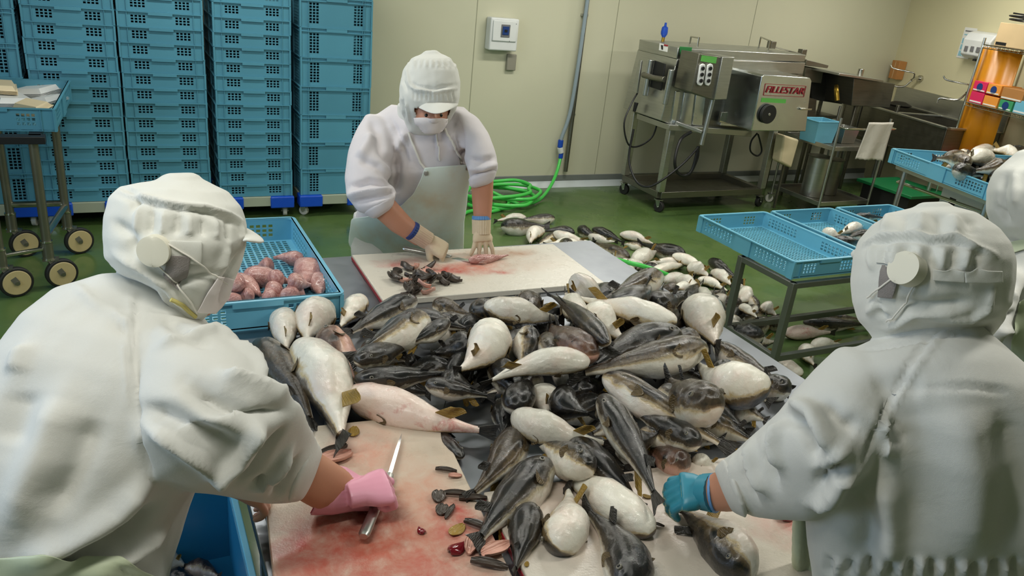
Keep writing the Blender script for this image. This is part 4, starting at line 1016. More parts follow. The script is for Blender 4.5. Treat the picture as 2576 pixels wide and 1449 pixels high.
def hand(w_, kn, bn, tside, curls, L=1.0, thumb=(0.55, 0.7, -0.35), tcurl=0.5, cuff=None, spread=0.12, voxel=0.003, name='glove', mat=None, parent=None, fat=1.0, iters=3, curl2=None):
    """w_ wrist, kn knuckle centre, bn back-of-hand direction, tside +-1, curls: bend (deg) at the three joints for each finger"""
    w_ = Vector(w_); kn = Vector(kn); d = (kn - w_).normalized(); bn = Vector(bn); bn = (bn - d * bn.dot(d)).normalized(); t = d.cross(bn) * tside
    pl = (kn - w_).length; M_ = MB()
    def sec(c, hw, ht): return [c + t * hw * math.copysign(abs(math.cos(a)) ** .8, math.cos(a)) + bn * ht * math.copysign(abs(math.sin(a)) ** .8, math.sin(a)) for a in [2 * math.pi * k / 20 for k in range(20)]]
    M_.loft([sec(w_ - d * .03 * L, .026 * fat, .02 * fat), sec(w_, .028 * fat, .02 * fat), sec(w_ + d * pl * .4, .038 * L * fat, .019 * L * fat), sec(w_ + d * pl * .8, .042 * L * fat, .017 * L * fat), sec(kn, .041 * L * fat, .0145 * L * fat)])
    for i, (o_, ln) in enumerate([(.031, .072), (.0105, .080), (-.0105, .074), (-.030, .058)]):
        cv = curls[i] if isinstance(curls[0], (list, tuple)) else curls
        p = kn + t * o_ * L - d * .004 - bn * .002; dr = (d + t * spread * (1 - i * .66)).normalized(); ang = 0
        ax = None
        for j, (fr, c_) in enumerate(zip((.46, .30, .24), cv)):
            a = math.radians(c_); nb = dr * math.cos(a) - bn_ * math.sin(a) if False else None
            # rotate direction towards the palm about the finger's own side axis
            sdx = dr.cross(bn).normalized() if ax is None else ax; ax = sdx
            dr = (Matrix.Rotation(-a, 3, sdx) @ dr).normalized(); q = p + dr * ln * fr * L
            capsule(M_, p, q, (.0098 - .0008 * j) * L * fat, (.0092 - .001 * j) * L * fat); p = q
    p = w_ + d * pl * .3 + t * .026 * L - bn * .006; dr = (d * thumb[0] + t * thumb[1] + bn * thumb[2]).normalized(); q = p + dr * .040 * L; capsule(M_, p, q, .014 * L * fat, .0115 * L * fat)
    dr = (dr * math.cos(tcurl) + (d * .5 - t * .6).normalized() * math.sin(tcurl)).normalized(); p = q; q = p + dr * .032 * L; capsule(M_, p, q, .0112 * L * fat, .0095 * L * fat)
    parts = [M_]
    if cuff: parts.append(cuff)
    me = remeshed(name, parts, voxel, iters, mat); return inst(me, name, parent)
def leg_parts(hx, hy, hz, sp, fx, fy, ang):
    """trouser legs and boots under a worker; ang is the heading of the toes"""
    T = MB(); B_ = []
    s = Vector((-math.sin(ang), math.cos(ang), 0)); fw = Vector((math.cos(ang), math.sin(ang), 0))
    for q in (-1, 1):
        h = Vector((hx, hy, hz)) + s * q * sp * .8; f = Vector((fx, fy, 0.08)) + s * q * sp; k = (h + f) / 2 + fw * .03; k.z = hz * .52
        T.tube([h + Vector((0, 0, .05)), h - Vector((0, 0, .12)), k, f + Vector((0, 0, .22)), f + Vector((0, 0, .20))], [.10, .105, .08, .065, .06], 18)
        b = MB(); b.tube([f + Vector((0, 0, .26)), f + Vector((0, 0, .1)), f + Vector((0, 0, .04)) + fw * .01], [.058, .05, .052], 18)
        b.loft([[f + fw * x + s * y * 1.0 + Vector((0, 0, z - .08)) for (y, z) in ((-w1, 0), (w1, 0), (w1, h1 * .7), (w1 * .6, h1), (-w1 * .6, h1), (-w1, h1 * .7))] for (x, w1, h1) in ((-.07, .03, .06), (-.05, .042, .09), (.05, .046, .1), (.13, .05, .075), (.18, .04, .05), (.20, .02, .03))])
        B_.append(b)
    return T, B_

# ================= the facing worker behind the table
PM = thing('person', 'person in white coat and mint apron cutting fish, facing the camera behind the table', 'person', (1.05, 3.05, 0))
PM_off = Vector((1.05, 3.05, 0))
def world_parent(root):
    """children are built in room coordinates: give the root's children the inverse offset"""
    for c in root.children:
        if not c.get('_w'): c.matrix_parent_inverse = Matrix.Translation(-root.location); c['_w'] = 1
torsoM = rl((1028, 272, 1128, 275, 3.1, .085), (985, 262, 1165, 268, 3.14, .10), (948, 285, 1185, 285, 3.14, .12), (920, 318, 1200, 315, 3.14, .135), (905, 370, 1200, 365, 3.16, .145), (905, 440, 1185, 435, 3.2, .15), (905, 500, 1172, 495, 3.27, .15),
            (892, 560, 1164, 555, 3.36, .15), (888, 640, 1156, 640, 3.48, .145), (884, 740, 1152, 740, 3.63, .14))
slM1 = rl((920, 290, 1000, 320, 3.1, .08), (888, 345, 990, 350, 3.05, .09), (874, 400, 985, 405, 3.0, .088), (868, 450, 985, 460, 2.97, .085), (872, 495, 1000, 485, 2.94, .078), (900, 532, 998, 495, 2.93, .066), (925, 540, 985, 502, 2.93, .056))
slM2 = rl((1130, 275, 1205, 300, 3.1, .08), (1150, 330, 1228, 335, 3.07, .085), (1162, 370, 1242, 370, 3.05, .08), (1170, 405, 1251, 398, 3.03, .072), (1178, 440, 1252, 425, 3.03, .064), (1184, 458, 1243, 440, 3.04, .054))
coat = remeshed('coat', [torsoM, slM1, slM2], .008, 6, COATP)
creases(coat, [([(935, 300), (960, 380), (990, 420)], .02, -.010), ([(900, 400), (950, 420), (1000, 470)], .016, -.008), ([(880, 470), (930, 455), (985, 465)], .011, -.011), ([(876, 490), (930, 480), (990, 478)], .010, .009), ([(890, 510), (940, 498), (990, 488)], .009, -.010),
               ([(1000, 390), (1000, 460), (985, 500)], .014, -.016), ([(1150, 300), (1165, 380), (1172, 430)], .014, -.014), ([(1180, 400), (1215, 405), (1248, 395)], .011, -.010), ([(1178, 425), (1215, 425), (1250, 412)], .009, .008), ([(1185, 445), (1215, 440), (1245, 430)], .008, -.009),
               ([(1100, 330), (1105, 400)], .006, .005), ([(1020, 330), (1000, 380)], .02, .010), ([(1130, 320), (1150, 380)], .02, .010), ([(940, 330), (905, 400)], .02, .010), ([(985, 300), (1010, 350), (1030, 410)], .008, -.006), ([(1150, 290), (1135, 340), (1150, 390)], .008, -.006)], .004, 6, 3)
put(coat, 'coat', PM); bvM = bvh_of(coat)
tb_ = remeshed('t', [torsoM], .01, 6, COATP); bvT = bvh_of(tb_)
strand(bvM, [(1098, 335), (1103, 370), (1106, 408)], 'coat_zip', STR, PM, .003, .003)
# bare body: head, neck, arms, trunk and legs in one surface
trunk = rl((1045, 290, 1115, 292, 3.08, .06), (985, 330, 1140, 330, 3.14, .07), (940, 370, 1165, 370, 3.18, .09), (930, 470, 1150, 470, 3.25, .1), (915, 560, 1135, 560, 3.38, .1), (915, 660, 1130, 660, 3.52, .1))
headM = rl((1050, 170, 1120, 170, 3.0, .07), (1030, 200, 1135, 200, 3.0, .095), (1026, 240, 1138, 240, 2.99, .10), (1034, 275, 1132, 278, 2.98, .088), (1045, 305, 1122, 306, 2.97, .078), (1065, 325, 1108, 326, 2.97, .055))
noseM = MB(); capsule(noseM, at(1089, 280, 2.90), at(1091, 297, 2.885), .010, .013)
neckM = rl((1050, 270, 1115, 270, 3.08, .05), (1045, 320, 1120, 320, 3.1, .055))
armM = rl((935, 330, 985, 340, 3.1, .05), (905, 430, 965, 440, 3.0, .052), (918, 500, 975, 485, 2.97, .05), (938, 540, 992, 502, 2.955, .046), (985, 582, 1030, 545, 2.98, .038), (1028, 607, 1060, 574, 3.0, .030), (1045, 618, 1078, 585, 3.01, .026))
arm2 = rl((1150, 310, 1195, 325, 3.1, .05), (1180, 400, 1235, 395, 3.06, .05), (1184, 450, 1242, 440, 3.06, .047), (1187, 500, 1240, 498, 3.09, .040), (1191, 545, 1236, 545, 3.10, .032), (1192, 575, 1232, 575, 3.11, .028))
T_, B_ = leg_parts(1.05, 3.1, .86, .1, 1.05, 3.1, -math.pi / 2)
bodyM = remeshed('body', [trunk, headM, noseM, neckM, armM, arm2, T_], .0065, 4, SKIN); put(bodyM, 'body', PM)
trm = MB(); trm.add(T_.v, T_.f)
tro = remeshed('trousers', [T_], .01, 3, TROU); creases(tro, [], .004, 7, 4)
for v in tro.vertices: pass
C_ = co_of(tro); C_ += no_of(tro) * .006; tro.vertices.foreach_set('co', C_.ravel()); tro.update(); put(tro, 'trousers', PM)
for b in B_: inst(remeshed('boot', [b], .006, 3, BOOT), 'boot', PM)
hoodM = remeshed('hood', [rl((1062, 136, 1108, 134, 2.98, .03), (1035, 147, 1135, 146, 2.98, .085), (1014, 178, 1152, 174, 2.98, .112), (1006, 215, 1158, 208, 2.98, .12), (1004, 250, 1157, 246, 2.985, .12), (1010, 280, 1148, 276, 3.0, .112), (1018, 305, 1132, 305, 3.03, .10), (1025, 330, 1122, 328, 3.06, .09)),
                          rl((1000, 265, 1060, 275, 3.06, .07), (1000, 300, 1080, 310, 3.08, .07))], .006, 3, HOOD)
gath = [([(1018, 180), (1014, 205), (1025, 232)], .006, -.004), ([(1030, 215), (1045, 225), (1090, 233), (1150, 222)], .0045, .006), ([(1036, 206), (1048, 216), (1092, 224), (1148, 212)], .004, -.003), ([(1022, 170), (1030, 215)], .005, .004)]
gath += [([(1040 + 11 * k, 232), (1042 + 11 * k, 252)], .004, -.003) for k in range(10)] + [([(1030 + 14 * k, 150), (1026 + 15 * k, 172)], .005, .003) for k in range(9)] + [([(1012, 240 + 0), (1018, 300)], .006, -.005), ([(1022, 255), (1032, 310)], .006, .005)]
creases(hoodM, gath, .0022, 12, 8); cut_px(hoodM, [(1042, 274), (1052, 300), (1075, 318), (1108, 316), (1124, 298), (1134, 272), (1090, 268)])
put(hoodM, 'hood', PM, .002)
bvH = bvh_of(hoodM)
br = MB(); rows = [[at(1040 + 114 * f, 260 - 2 * math.sin(math.pi * f) + 1 * f, 2.868 + .075 * (2 * f - 1) ** 2) for f in np.linspace(0, 1, 15)],
                   [at(1044 + 106 * f, 266 + 12 * math.sin(math.pi * f), 2.835 + .09 * (2 * f - 1) ** 2) for f in np.linspace(0, 1, 15)],
                   [at(1049 + 97 * f, 268 + 20 * math.sin(math.pi * f), 2.81 + .11 * (2 * f - 1) ** 2) for f in np.linspace(0, 1, 15)]]
for r_ in rows: br.v += [tuple(p) for p in r_]
for j in range(2):
    for i in range(14): br.f.append((j * 15 + i, j * 15 + i + 1, (j + 1) * 15 + i + 1, (j + 1) * 15 + i))
put(br.mesh('cap_peak', HOOD, 80), 'cap_peak', PM, .004, 1)
bvB = bvh_of(bodyM)
msk = patch(bvB, [((1040, 296), (1126, 298)), ((1044, 308), (1122, 310)), ((1056, 322), (1112, 323)), ((1072, 330), (1100, 330))], 'mask', MASKM, PM, .010, .003)
for (x, sx) in ((1072, 1), (1110, 1)):
    h, n = cast(bvB, x, 290)
    if h: m = MB(); m.tube([h - n * .006, h + n * .0015, h + n * .003], [.009, .006, .003], 16); m.build('eye', EYE, PM)
# apron with cords
patch(bvT, [((1069, 419), (1169, 409)), ((1057, 448), (1171, 452)), ((1040, 481), (1166, 484)), ((1007, 512), (1163, 514)), ((950, 532), (1161, 532)), ((896, 548), (1158, 548)), ((890, 592), (1156, 590)), ((887, 640), (1154, 640)), ((886, 700), (1150, 700))],
      'apron', APR, PM, .022, .003, 22, 4, [(0, 0, -.1), (0, -.01, -.2), (0, 0, -.3)])
strand(bvM, [(1026, 335), (1042, 370), (1058, 410), (1070, 425)], 'apron_cord', STR, PM, .005, .006); strand(bvM, [(1120, 325), (1140, 365), (1156, 398), (1162, 412)], 'apron_cord', STR, PM, .005, .006)
disc(bvT, 1072, 432, .010, 'eyelet', MT['steel'], PM, .022); disc(bvT, 1165, 418, .010, 'eyelet', MT['steel'], PM, .022)
put(remeshed('cuff', [rl((915, 536, 996, 492, 2.93, .062), (930, 546, 992, 504, 2.935, .058))], .005, 3, COATP), 'cuff', PM); put(remeshed('cuff', [rl((1178, 452, 1250, 430, 3.035, .060), (1181, 466, 1245, 448, 3.045, .055))], .005, 3, COATP), 'cuff', PM)
# gloves
def ringcuff(a, b, r1, r2, n, mat, name, parent, amp=.0012, axis=None):
    a = Vector(a); b = Vector(b); d = (b - a).normalized() if axis is None else Vector(axis).normalized(); u = d.orthogonal().normalized(); q = d.cross(u); m = MB(); rings = []
    for i in range(9):
        f = i / 8; rr = r1 * (1 - f) + r2 * f; c = a.lerp(b, f); rings.append([c + (u * math.cos(2 * math.pi * k / (2 * n)) + q * math.sin(2 * math.pi * k / (2 * n))) * (rr + amp * (1 if k % 2 else -1)) for k in range(2 * n)])
    m.loft(rings); return m.build(name, mat, parent, smooth=60)
wK = at(1070, 602, 3.015); kK = at(1120, 633, 3.035); toC = (Vector(CAMP) - kK).normalized()
hand(wK, kK, Vector((.1, -.45, .85)), 1, [(62, 75, 45), (68, 80, 45), (70, 82, 45), (72, 80, 45)], 1.0, (.6, .5, -.6), .4, None, .05, .0035, 'glove', KNIT, PM, 1.12)
ringcuff(at(1038, 582, 2.985), at(1078, 607, 3.018), .036, .034, 26, KNIT, 'glove_cuff', PM); ringcuff(at(1033, 578.5, 2.98), at(1040, 583.5, 2.987), .0365, .0368, 26, MT['navy'], 'cuff_band', PM)
wB = at(1211, 580, 3.10); kB = at(1214, 608, 3.10)
hand(wB, kB, Vector((0.0, -.75, .6)), -1, [(6, 16, 12), (8, 14, 10), (10, 16, 10), (12, 20, 12)], 1.0, (.4, .6, -.7), .5, None, .30, .003, 'glove', KNIT, PM, 1.0, 2)
ringcuff(at(1211, 552, 3.10), at(1211, 588, 3.11), .037, .036, 26, KNIT, 'glove_cuff', PM); ringcuff(at(1211, 543, 3.098), at(1211, 552, 3.10), .036, .037, 26, BLUB, 'cuff_band', PM)
world_parent(PM)
# knife of the facing worker
def knife(a, m_, b, label, bw=.034, hw=.026, up=(0, 0, 1)):
    """a handle end, m_ bolster, b tip"""
    k = thing('knife', label, 'knife', a); a, m_, b = Vector(a), Vector(m_), Vector(b); d = (b - m_).normalized(); side = d.cross(Vector(up)).normalized(); 
    pf = side
    h = MB(); h.loft([[p + (pf * math.cos(t) * hw * .5 + Vector(up) * math.sin(t) * hw * .42) * s_ for t in [2 * math.pi * q / 14 for q in range(14)]] for p, s_ in ((a, .7), (a.lerp(m_, .04), 1), (a.lerp(m_, .5), .92), (a.lerp(m_, .95), 1.0), (m_, .8))])
    o = h.build('handle', MT['steel'], k); o.matrix_parent_inverse = Matrix.Translation(-a)
    L = (b - m_).length; bl = MB(); up_ = Vector(up)
    sec = lambda p, w_: [p + pf * w_ * .5 + up_ * .0015, p + pf * w_ * .5 - up_ * .0015, p - pf * w_ * .5]
    bl.loft([sec(m_, bw * .7), sec(m_ + d * L * .06, bw), sec(m_ + d * L * .6, bw * .9), sec(m_ + d * L * .85, bw * .6) , sec(b, bw * .05)])
    o = bl.build('blade', MT['mirror'], k, smooth=20); o.matrix_parent_inverse = Matrix.Translation(-a); return k
knife(at(1016, 625, 3.055), at(1135, 648, 3.075), onz(1224, 662, .882), 'steel knife with a metal handle held by the facing worker', .03)

# ================= left worker, seen from behind and to the side
PL = thing('person', 'person in white coat and hood with pink glove, bending over the table from the left', 'person', (-.12, 1.1, 0))
torL = rl((330, 690, 470, 760, 1.50, .075), (262, 690, 520, 815, 1.49, .085), (150, 728, 575, 880, 1.47, .115), (75, 795, 600, 930, 1.45, .14), (20, 880, 590, 1000, 1.43, .155), (-40, 1010, 540, 1110, 1.41, .165), (-80, 1150, 490, 1210, 1.40, .17), (-110, 1300, 445, 1310, 1.40, .17), (-130, 1449, 405, 1430, 1.41, .165), (-150, 1600, 380, 1580, 1.44, .16), (-150, 1750, 370, 1750, 1.5, .15))
slL = rl((395, 830, 590, 850, 1.42, .09), (372, 905, 640, 900, 1.38, .10), (352, 1010, 660, 960, 1.345, .105), (352, 1110, 715, 1005, 1.335, .105), (400, 1195, 748, 1020, 1.36, .10), (490, 1235, 768, 1055, 1.40, .088), (590, 1248, 785, 1085, 1.45, .075), (680, 1258, 792, 1105, 1.49, .064), (735, 1256, 800, 1130, 1.51, .056))
coatL = remeshed('coat', [torL, slL], .0075, 5, COAT)
creases(coatL, [([(590, 860), (640, 900), (660, 960)], .012, .008), ([(560, 940), (600, 960), (690, 1000), (735, 1005)], .012, .014), ([(470, 960), (540, 1010), (640, 1040), (720, 1030)], .018, -.016), ([(350, 1030), (430, 1060), (520, 1100), (600, 1130)], .018, -.012), ([(360, 1060), (440, 1110), (540, 1180), (560, 1200)], .014, .012),
                ([(540, 1195), (600, 1150), (640, 1090), (660, 1060)], .012, .014), ([(590, 1225), (640, 1180), (680, 1120), (710, 1080)], .010, -.012), ([(640, 1235), (690, 1190), (730, 1130)], .009, .012), ([(690, 1250), (720, 1200), (750, 1150)], .008, -.010), ([(650, 1215), (670, 1200)], .010, -.012),
                ([(345, 740), (335, 880), (335, 1020), (350, 1120), (385, 1195)], .006, -.008), ([(335, 740), (326, 880), (326, 1020)], .006, .004), ([(175, 700), (260, 770), (330, 830)], .010, .007), ([(185, 690), (280, 790), (330, 850)], .008, -.005), ([(400, 870), (450, 850), (540, 830), (600, 860)], .01, .007),
                ([(380, 1200), (300, 1290), (180, 1370), (60, 1410)], .02, .014), ([(400, 1270), (300, 1350), (160, 1410)], .016, -.013), ([(420, 1330), (320, 1400), (220, 1449)], .014, .012), ([(150, 1000), (100, 1150), (30, 1320)], .03, .010), ([(60, 980), (20, 1120)], .03, -.010), ([(230, 1050), (190, 1180), (120, 1300)], .025, -.010),
                ([(60, 870), (40, 940)], .02, .008), ([(420, 800), (470, 850), (540, 870)], .012, -.006)], .0035, 4.5, 5)
put(coatL, 'coat', PL); bvL = bvh_of(coatL)
colL = remeshed('collar', [rl((300, 672, 480, 800, 1.49, .07), (330, 650, 500, 770, 1.5, .068))], .006, 2, COAT); put(colL, 'collar', PL)
trL = rl((350, 740, 440, 790, 1.50, .05), (240, 800, 500, 880, 1.46, .09), (120, 900, 480, 960, 1.44, .11), (30, 1100, 420, 1120, 1.41, .12), (-20, 1300, 340, 1300, 1.41, .12), (-50, 1500, 300, 1500, 1.44, .11), (-60, 1700, 280, 1700, 1.5, .1))
hdL = rl((350, 500, 520, 520, 1.46, .06), (310, 540, 575, 570, 1.46, .08), (300, 600, 590, 620, 1.46, .085), (310, 660, 575, 690, 1.46, .08), (360, 700, 560, 750, 1.465, .065), (420, 750, 530, 785, 1.47, .045))
nkL = rl((330, 650, 480, 720, 1.48, .055), (310, 730, 480, 800, 1.49, .06))
arL = rl((440, 880, 560, 880, 1.42, .055), (410, 1040, 620, 1000, 1.38, .06), (500, 1180, 700, 1060, 1.42, .058), (640, 1225, 770, 1110, 1.48, .05), (745, 1250, 795, 1135, 1.53, .046), (800, 1282, 850, 1170, 1.57, .040), (855, 1280, 890, 1195, 1.60, .032), (890, 1272, 910, 1205, 1.61, .028))
TL, BL = leg_parts(-.14, 1.16, .84, .1, -.14, .98, .7)
bodyL = remeshed('body', [trL, hdL, nkL, arL, TL], .007, 4, SKIN); put(bodyL, 'body', PL)
tro = remeshed('trousers', [TL], .01, 3, TROU); C_ = co_of(tro); C_ += no_of(tro) * .006; tro.vertices.foreach_set('co', C_.ravel()); tro.update(); put(tro, 'trousers', PL)
for b in BL: inst(remeshed('boot', [b], .006, 3, BOOT), 'boot', PL)
hoodL = remeshed('hood', [rl((400, 452, 500, 452, 1.46, .045), (318, 470, 565, 482, 1.455, .088), (292, 500, 598, 520, 1.45, .10), (280, 545, 612, 565, 1.45, .106), (276, 600, 612, 618, 1.45, .106), (280, 650, 592, 680, 1.455, .10), (312, 690, 566, 745, 1.46, .088), (380, 725, 530, 785, 1.465, .065), (440, 765, 505, 805, 1.47, .035)),
                          rl((276, 620, 340, 640, 1.47, .05), (290, 670, 400, 700, 1.475, .06))], .005, 3, HOOD)
fl = [([(302, 478), (330, 490), (420, 512), (470, 520), (520, 524), (570, 540), (610, 558)], .0055, .007), ([(302, 488), (335, 502), (420, 522), (520, 534), (605, 566)], .006, -.004), ([(305, 472), (345, 495), (335, 530)], .006, -.006)]
fl += [([(350 + 32 * k, 518 + 5 * k), (345 + 33 * k, 560 + 5 * k), (340 + 33 * k, 590)], .006, (-.005 if k % 2 else .004)) for k in range(9)]
fl += [([(285, 560), (330, 590), (340, 640)], .01, -.006), ([(430, 720), (470, 700), (540, 690)], .008, -.005), ([(400, 730), (450, 770), (490, 800)], .007, .006), ([(600, 640), (570, 700), (545, 770)], .008, -.006), ([(290, 640), (350, 670), (420, 720), (480, 790)], .008, .006), ([(575, 620), (560, 680)], .008, .005)]
creases(hoodL, fl, .0018, 12, 9); put(hoodL, 'hood', PL); bvh = bvh_of(hoodL)
pk = MB(); n_ = 13; base = []; edge = []
for k in range(n_):
    f = k / (n_ - 1); dd = 1.36 + .18 * f
    base.append(at(608 + 6 * math.sin(math.pi * f), 572 + 34 * (1 - f) ** 1.0 * .9 + 2 * f, dd)); edge.append(at(608 + 60 * math.sin(math.pi * min(1, f * .9 + .08)) ** .7, 572 + 32 * (1 - f) + 16 * math.sin(math.pi * f), dd))
pk.v += [tuple(p) for p in base] + [tuple(b.lerp(e, .5) + Vector((0, 0, .004))) for b, e in zip(base, edge)] + [tuple(p) for p in edge]
for j in range(2):
    for i in range(n_ - 1): pk.f.append((j * n_ + i, j * n_ + i + 1, (j + 1) * n_ + i + 1, (j + 1) * n_ + i))
put(pk.mesh('cap_peak', HOOD, 80), 'cap_peak', PL, .006, 1)
disc(bvh, 392, 629, .0275, 'ear_disc', PADM, PL, .008)
patch(bvh, [((428, 604), (508, 607)), ((420, 660), (506, 664))], 'hood_flap', HOOD, PL, .0035, .002)
patch(bvh, [((428, 640), (480, 641)), ((412, 690), (474, 680)), ((425, 712), (450, 728))], 'mesh_window', MESHM, PL, .006, .001)
strand(bvh, [(425, 612), (480, 645), (540, 690), (574, 715)], 'mask_cord', STR, PL, .0016, .006); strand(bvh, [(400, 664), (440, 705), (480, 755), (498, 785)], 'mask_cord', STR, PL, .0016, .006)
patch(bvh, [((548, 690), (583, 700)), ((520, 730), (570, 745)), ((495, 780), (540, 785))], 'mask', MASKM, PL, .006, .002)
strand(bvh, [(430, 752), (460, 768), (495, 800)], 'collar_trim', YEL, PL, .004, .002)
put(remeshed('cuff', [rl((728, 1258, 794, 1112, 1.505, .068), (752, 1256, 806, 1132, 1.525, .064))], .005, 3, COAT), 'cuff', PL)
# flared pink glove gripping the knife
wL = onz(912, 1238, .94); kL = onz(978, 1222, .942)
gc = MB(); gr = [SL(845, 1172, 782, 1292, 1.585, .05), SL(872, 1178, 838, 1292, 1.60, .045), SL(905, 1198, 888, 1284, 1.615, .035), SL(935, 1196, 930, 1284, 1.63, .032)]
gc.loft(gr)
hand(wL, kL, Vector((-.2, -.25, .9)), -1, [(62, 92, 55), (66, 92, 55), (70, 92, 55), (74, 90, 55)], 1.0, (.65, .45, -.5), .9, gc, .10, .0026, 'glove', PINKG, PL, 1.06, 2)
ins_ = MB(); ins_.loft([shrink(gr[0], .93), [p - (sum(gr[1], Vector()) / 28 - sum(gr[0], Vector()) / 28) * .06 for p in shrink(gr[0], .93)]]); ins_.build('glove_opening', PINKIN, PL)
w2 = onz(610, 1225, .93); k2 = onz(662, 1240, .91)
hand(w2, k2, Vector((0, -.2, .95)), -1, [(40, 50, 30)] * 4, .95, (.6, .6, -.3), .5, None, .1, .004, 'glove', simple('yellowish_glove', srgb(206, 160, 140), 0.45), PL, 1.0)
patch(bvL, [((-40, 1392), (300, 1402)), ((-60, 1449), (390, 1449)), ((-60, 1560), (370, 1560))], 'apron', APG, PL, .012, .003, 20, 6)
world_parent(PL)
knife(onz(914, 1350, .893), onz(980, 1195, .890), onz(1011, 1090, .884), 'thin bladed knife gripped in the pink glove over the bloody board', .009, .024)

# ================= right worker, seen from behind
PR = thing('person', 'person in white coat and hood with teal glove, seen from behind at the right', 'person', (1.3, .62, 0))
torR = rl((2215, 845, 2440, 812, 1.39, .08), (2150, 880, 2480, 850, 1.385, .10), (2105, 925, 2530, 900, 1.38, .13), (2080, 990, 2600, 970, 1.38, .155), (2066, 1080, 2660, 1060, 1.385, .17), (2050, 1180, 2690, 1170, 1.40, .175), (2036, 1290, 2700, 1290, 1.43, .175), (2048, 1400, 2700, 1400, 1.46, .17), (2062, 1500, 2690, 1500, 1.5, .165), (2070, 1650, 2690, 1650, 1.57, .16), (2070, 1850, 2690, 1850, 1.68, .15))
slR = rl((2120, 885, 2260, 960, 1.37, .085), (2060, 938, 2225, 1060, 1.35, .10), (2000, 992, 2170, 1170, 1.35, .105), (1962, 1045, 2110, 1260, 1.38, .10), (1905, 1092, 2030, 1300, 1.44, .09), (1865, 1128, 1950, 1304, 1.50, .075), (1832, 1152, 1895, 1298, 1.55, .062), (1808, 1178, 1852, 1278, 1.58, .055))
coatR = remeshed('coat', [torR, slR], .0075, 5, COAT)
creases(coatR, [([(2370, 815), (2290, 920), (2220, 1040), (2170, 1160)], .005, -.006), ([(2375, 822), (2297, 925), (2228, 1042)], .006, .004), ([(1970, 1045), (2010, 1060), (2040, 1120), (2045, 1150)], .012, -.014), ([(1990, 1010), (2050, 1040), (2075, 1090), (2090, 1130)], .012, .014), ([(2060, 1010), (2110, 1060), (2160, 1080)], .014, -.012),
                ([(1965, 1060), (1955, 1120), (1965, 1180)], .010, .012), ([(1925, 1085), (1925, 1150), (1950, 1220)], .010, -.013), ([(1890, 1110), (1900, 1180), (1930, 1240)], .009, .012), ([(1865, 1130), (1870, 1200), (1900, 1260)], .008, -.010), ([(1842, 1150), (1850, 1210), (1880, 1280)], .008, .007),
                ([(2120, 1160), (2080, 1190), (2060, 1220)], .010, -.016), ([(2150, 1190), (2110, 1200), (2090, 1250), (2040, 1270)], .012, .014), ([(2130, 1120), (2100, 1150), (2075, 1200)], .012, .012), ([(2210, 1050), (2240, 1100), (2230, 1150)], .014, .012), ([(2230, 1060), (2265, 1120)], .012, -.010), ([(2200, 980), (2260, 970), (2330, 975)], .02, -.006),
                ([(2310, 975), (2450, 975), (2540, 985)], .005, -.003), ([(2300, 990), (2320, 1130), (2310, 1380)], .035, -.008), ([(2420, 1020), (2450, 1200), (2440, 1400)], .035, .009), ([(2520, 1030), (2560, 1180), (2540, 1380)], .03, -.008), ([(2150, 1230), (2190, 1330), (2180, 1410)], .02, -.010), ([(2230, 1200), (2240, 1330), (2230, 1420)], .02, .009)] +
        [([(2085 + 26 * k, 1405 + (k % 3) * 4), (2082 + 26 * k, 1449)], .006, (.006 if k % 2 else -.006)) for k in range(19)] + [([(2180, 880), (2300, 855), (2440, 835)], .006, -.006)], .0035, 4.5, 12)
put(coatR, 'coat', PR); bvR = bvh_of(coatR)
put(remeshed('collar', [rl((2198, 858, 2452, 822, 1.385, .085), (2225, 822, 2440, 792, 1.385, .08))], .006, 2, COAT), 'collar', PR)
trR = rl((2260, 840, 2400, 830, 1.385, .06), (2170, 930, 2480, 920, 1.385, .09), (2140, 1060, 2560, 1060, 1.39, .12), (2120, 1250, 2580, 1250, 1.42, .12), (2130, 1450, 2580, 1450, 1.49, .12), (2140, 1700, 2580, 1700, 1.6, .11))
hdR = rl((2250, 560, 2430, 560, 1.375, .06), (2210, 610, 2470, 605, 1.375, .08), (2205, 670, 2475, 660, 1.375, .085), (2210, 740, 2460, 740, 1.375, .08), (2240, 800, 2430, 800, 1.375, .07), (2260, 860, 2410, 850, 1.385, .06))
arR = rl((2120, 960, 2210, 1020, 1.38, .055), (2020, 1070, 2110, 1190, 1.40, .058), (1900, 1130, 1980, 1270, 1.48, .052), (1825, 1175, 1870, 1282, 1.56, .046), (1790, 1195, 1820, 1285, 1.61, .040), (1755, 1205, 1765, 1280, 1.645, .030), (1730, 1210, 1738, 1272, 1.66, .026))
TR_, BR = leg_parts(1.28, .58, .84, .1, 1.26, .52, 1.7)
bodyR = remeshed('body', [trR, hdR, arR, TR_], .007, 4, SKIN); put(bodyR, 'body', PR)
tro = remeshed('trousers', [TR_], .01, 3, TROU); C_ = co_of(tro); C_ += no_of(tro) * .006; tro.vertices.foreach_set('co', C_.ravel()); tro.update(); put(tro, 'trousers', PR)
for b in BR: inst(remeshed('boot', [b], .006, 3, BOOT), 'boot', PR)
hoodR = remeshed('hood', [rl((2310, 520, 2385, 520, 1.36, .035), (2262, 534, 2432, 534, 1.36, .075), (2212, 566, 2480, 572, 1.36, .105), (2180, 606, 2506, 610, 1.36, .12), (2165, 650, 2516, 650, 1.36, .125), (2158, 705, 2518, 705, 1.365, .122), (2160, 760, 2514, 765, 1.37, .113), (2172, 805, 2490, 805, 1.38, .10), (2200, 842, 2440, 830, 1.385, .07)),
                          rl((2440, 720, 2518, 720, 1.37, .06), (2430, 790, 2500, 800, 1.38, .06), (2455, 840, 2478, 845, 1.39, .03))], .005, 3, HOOD)
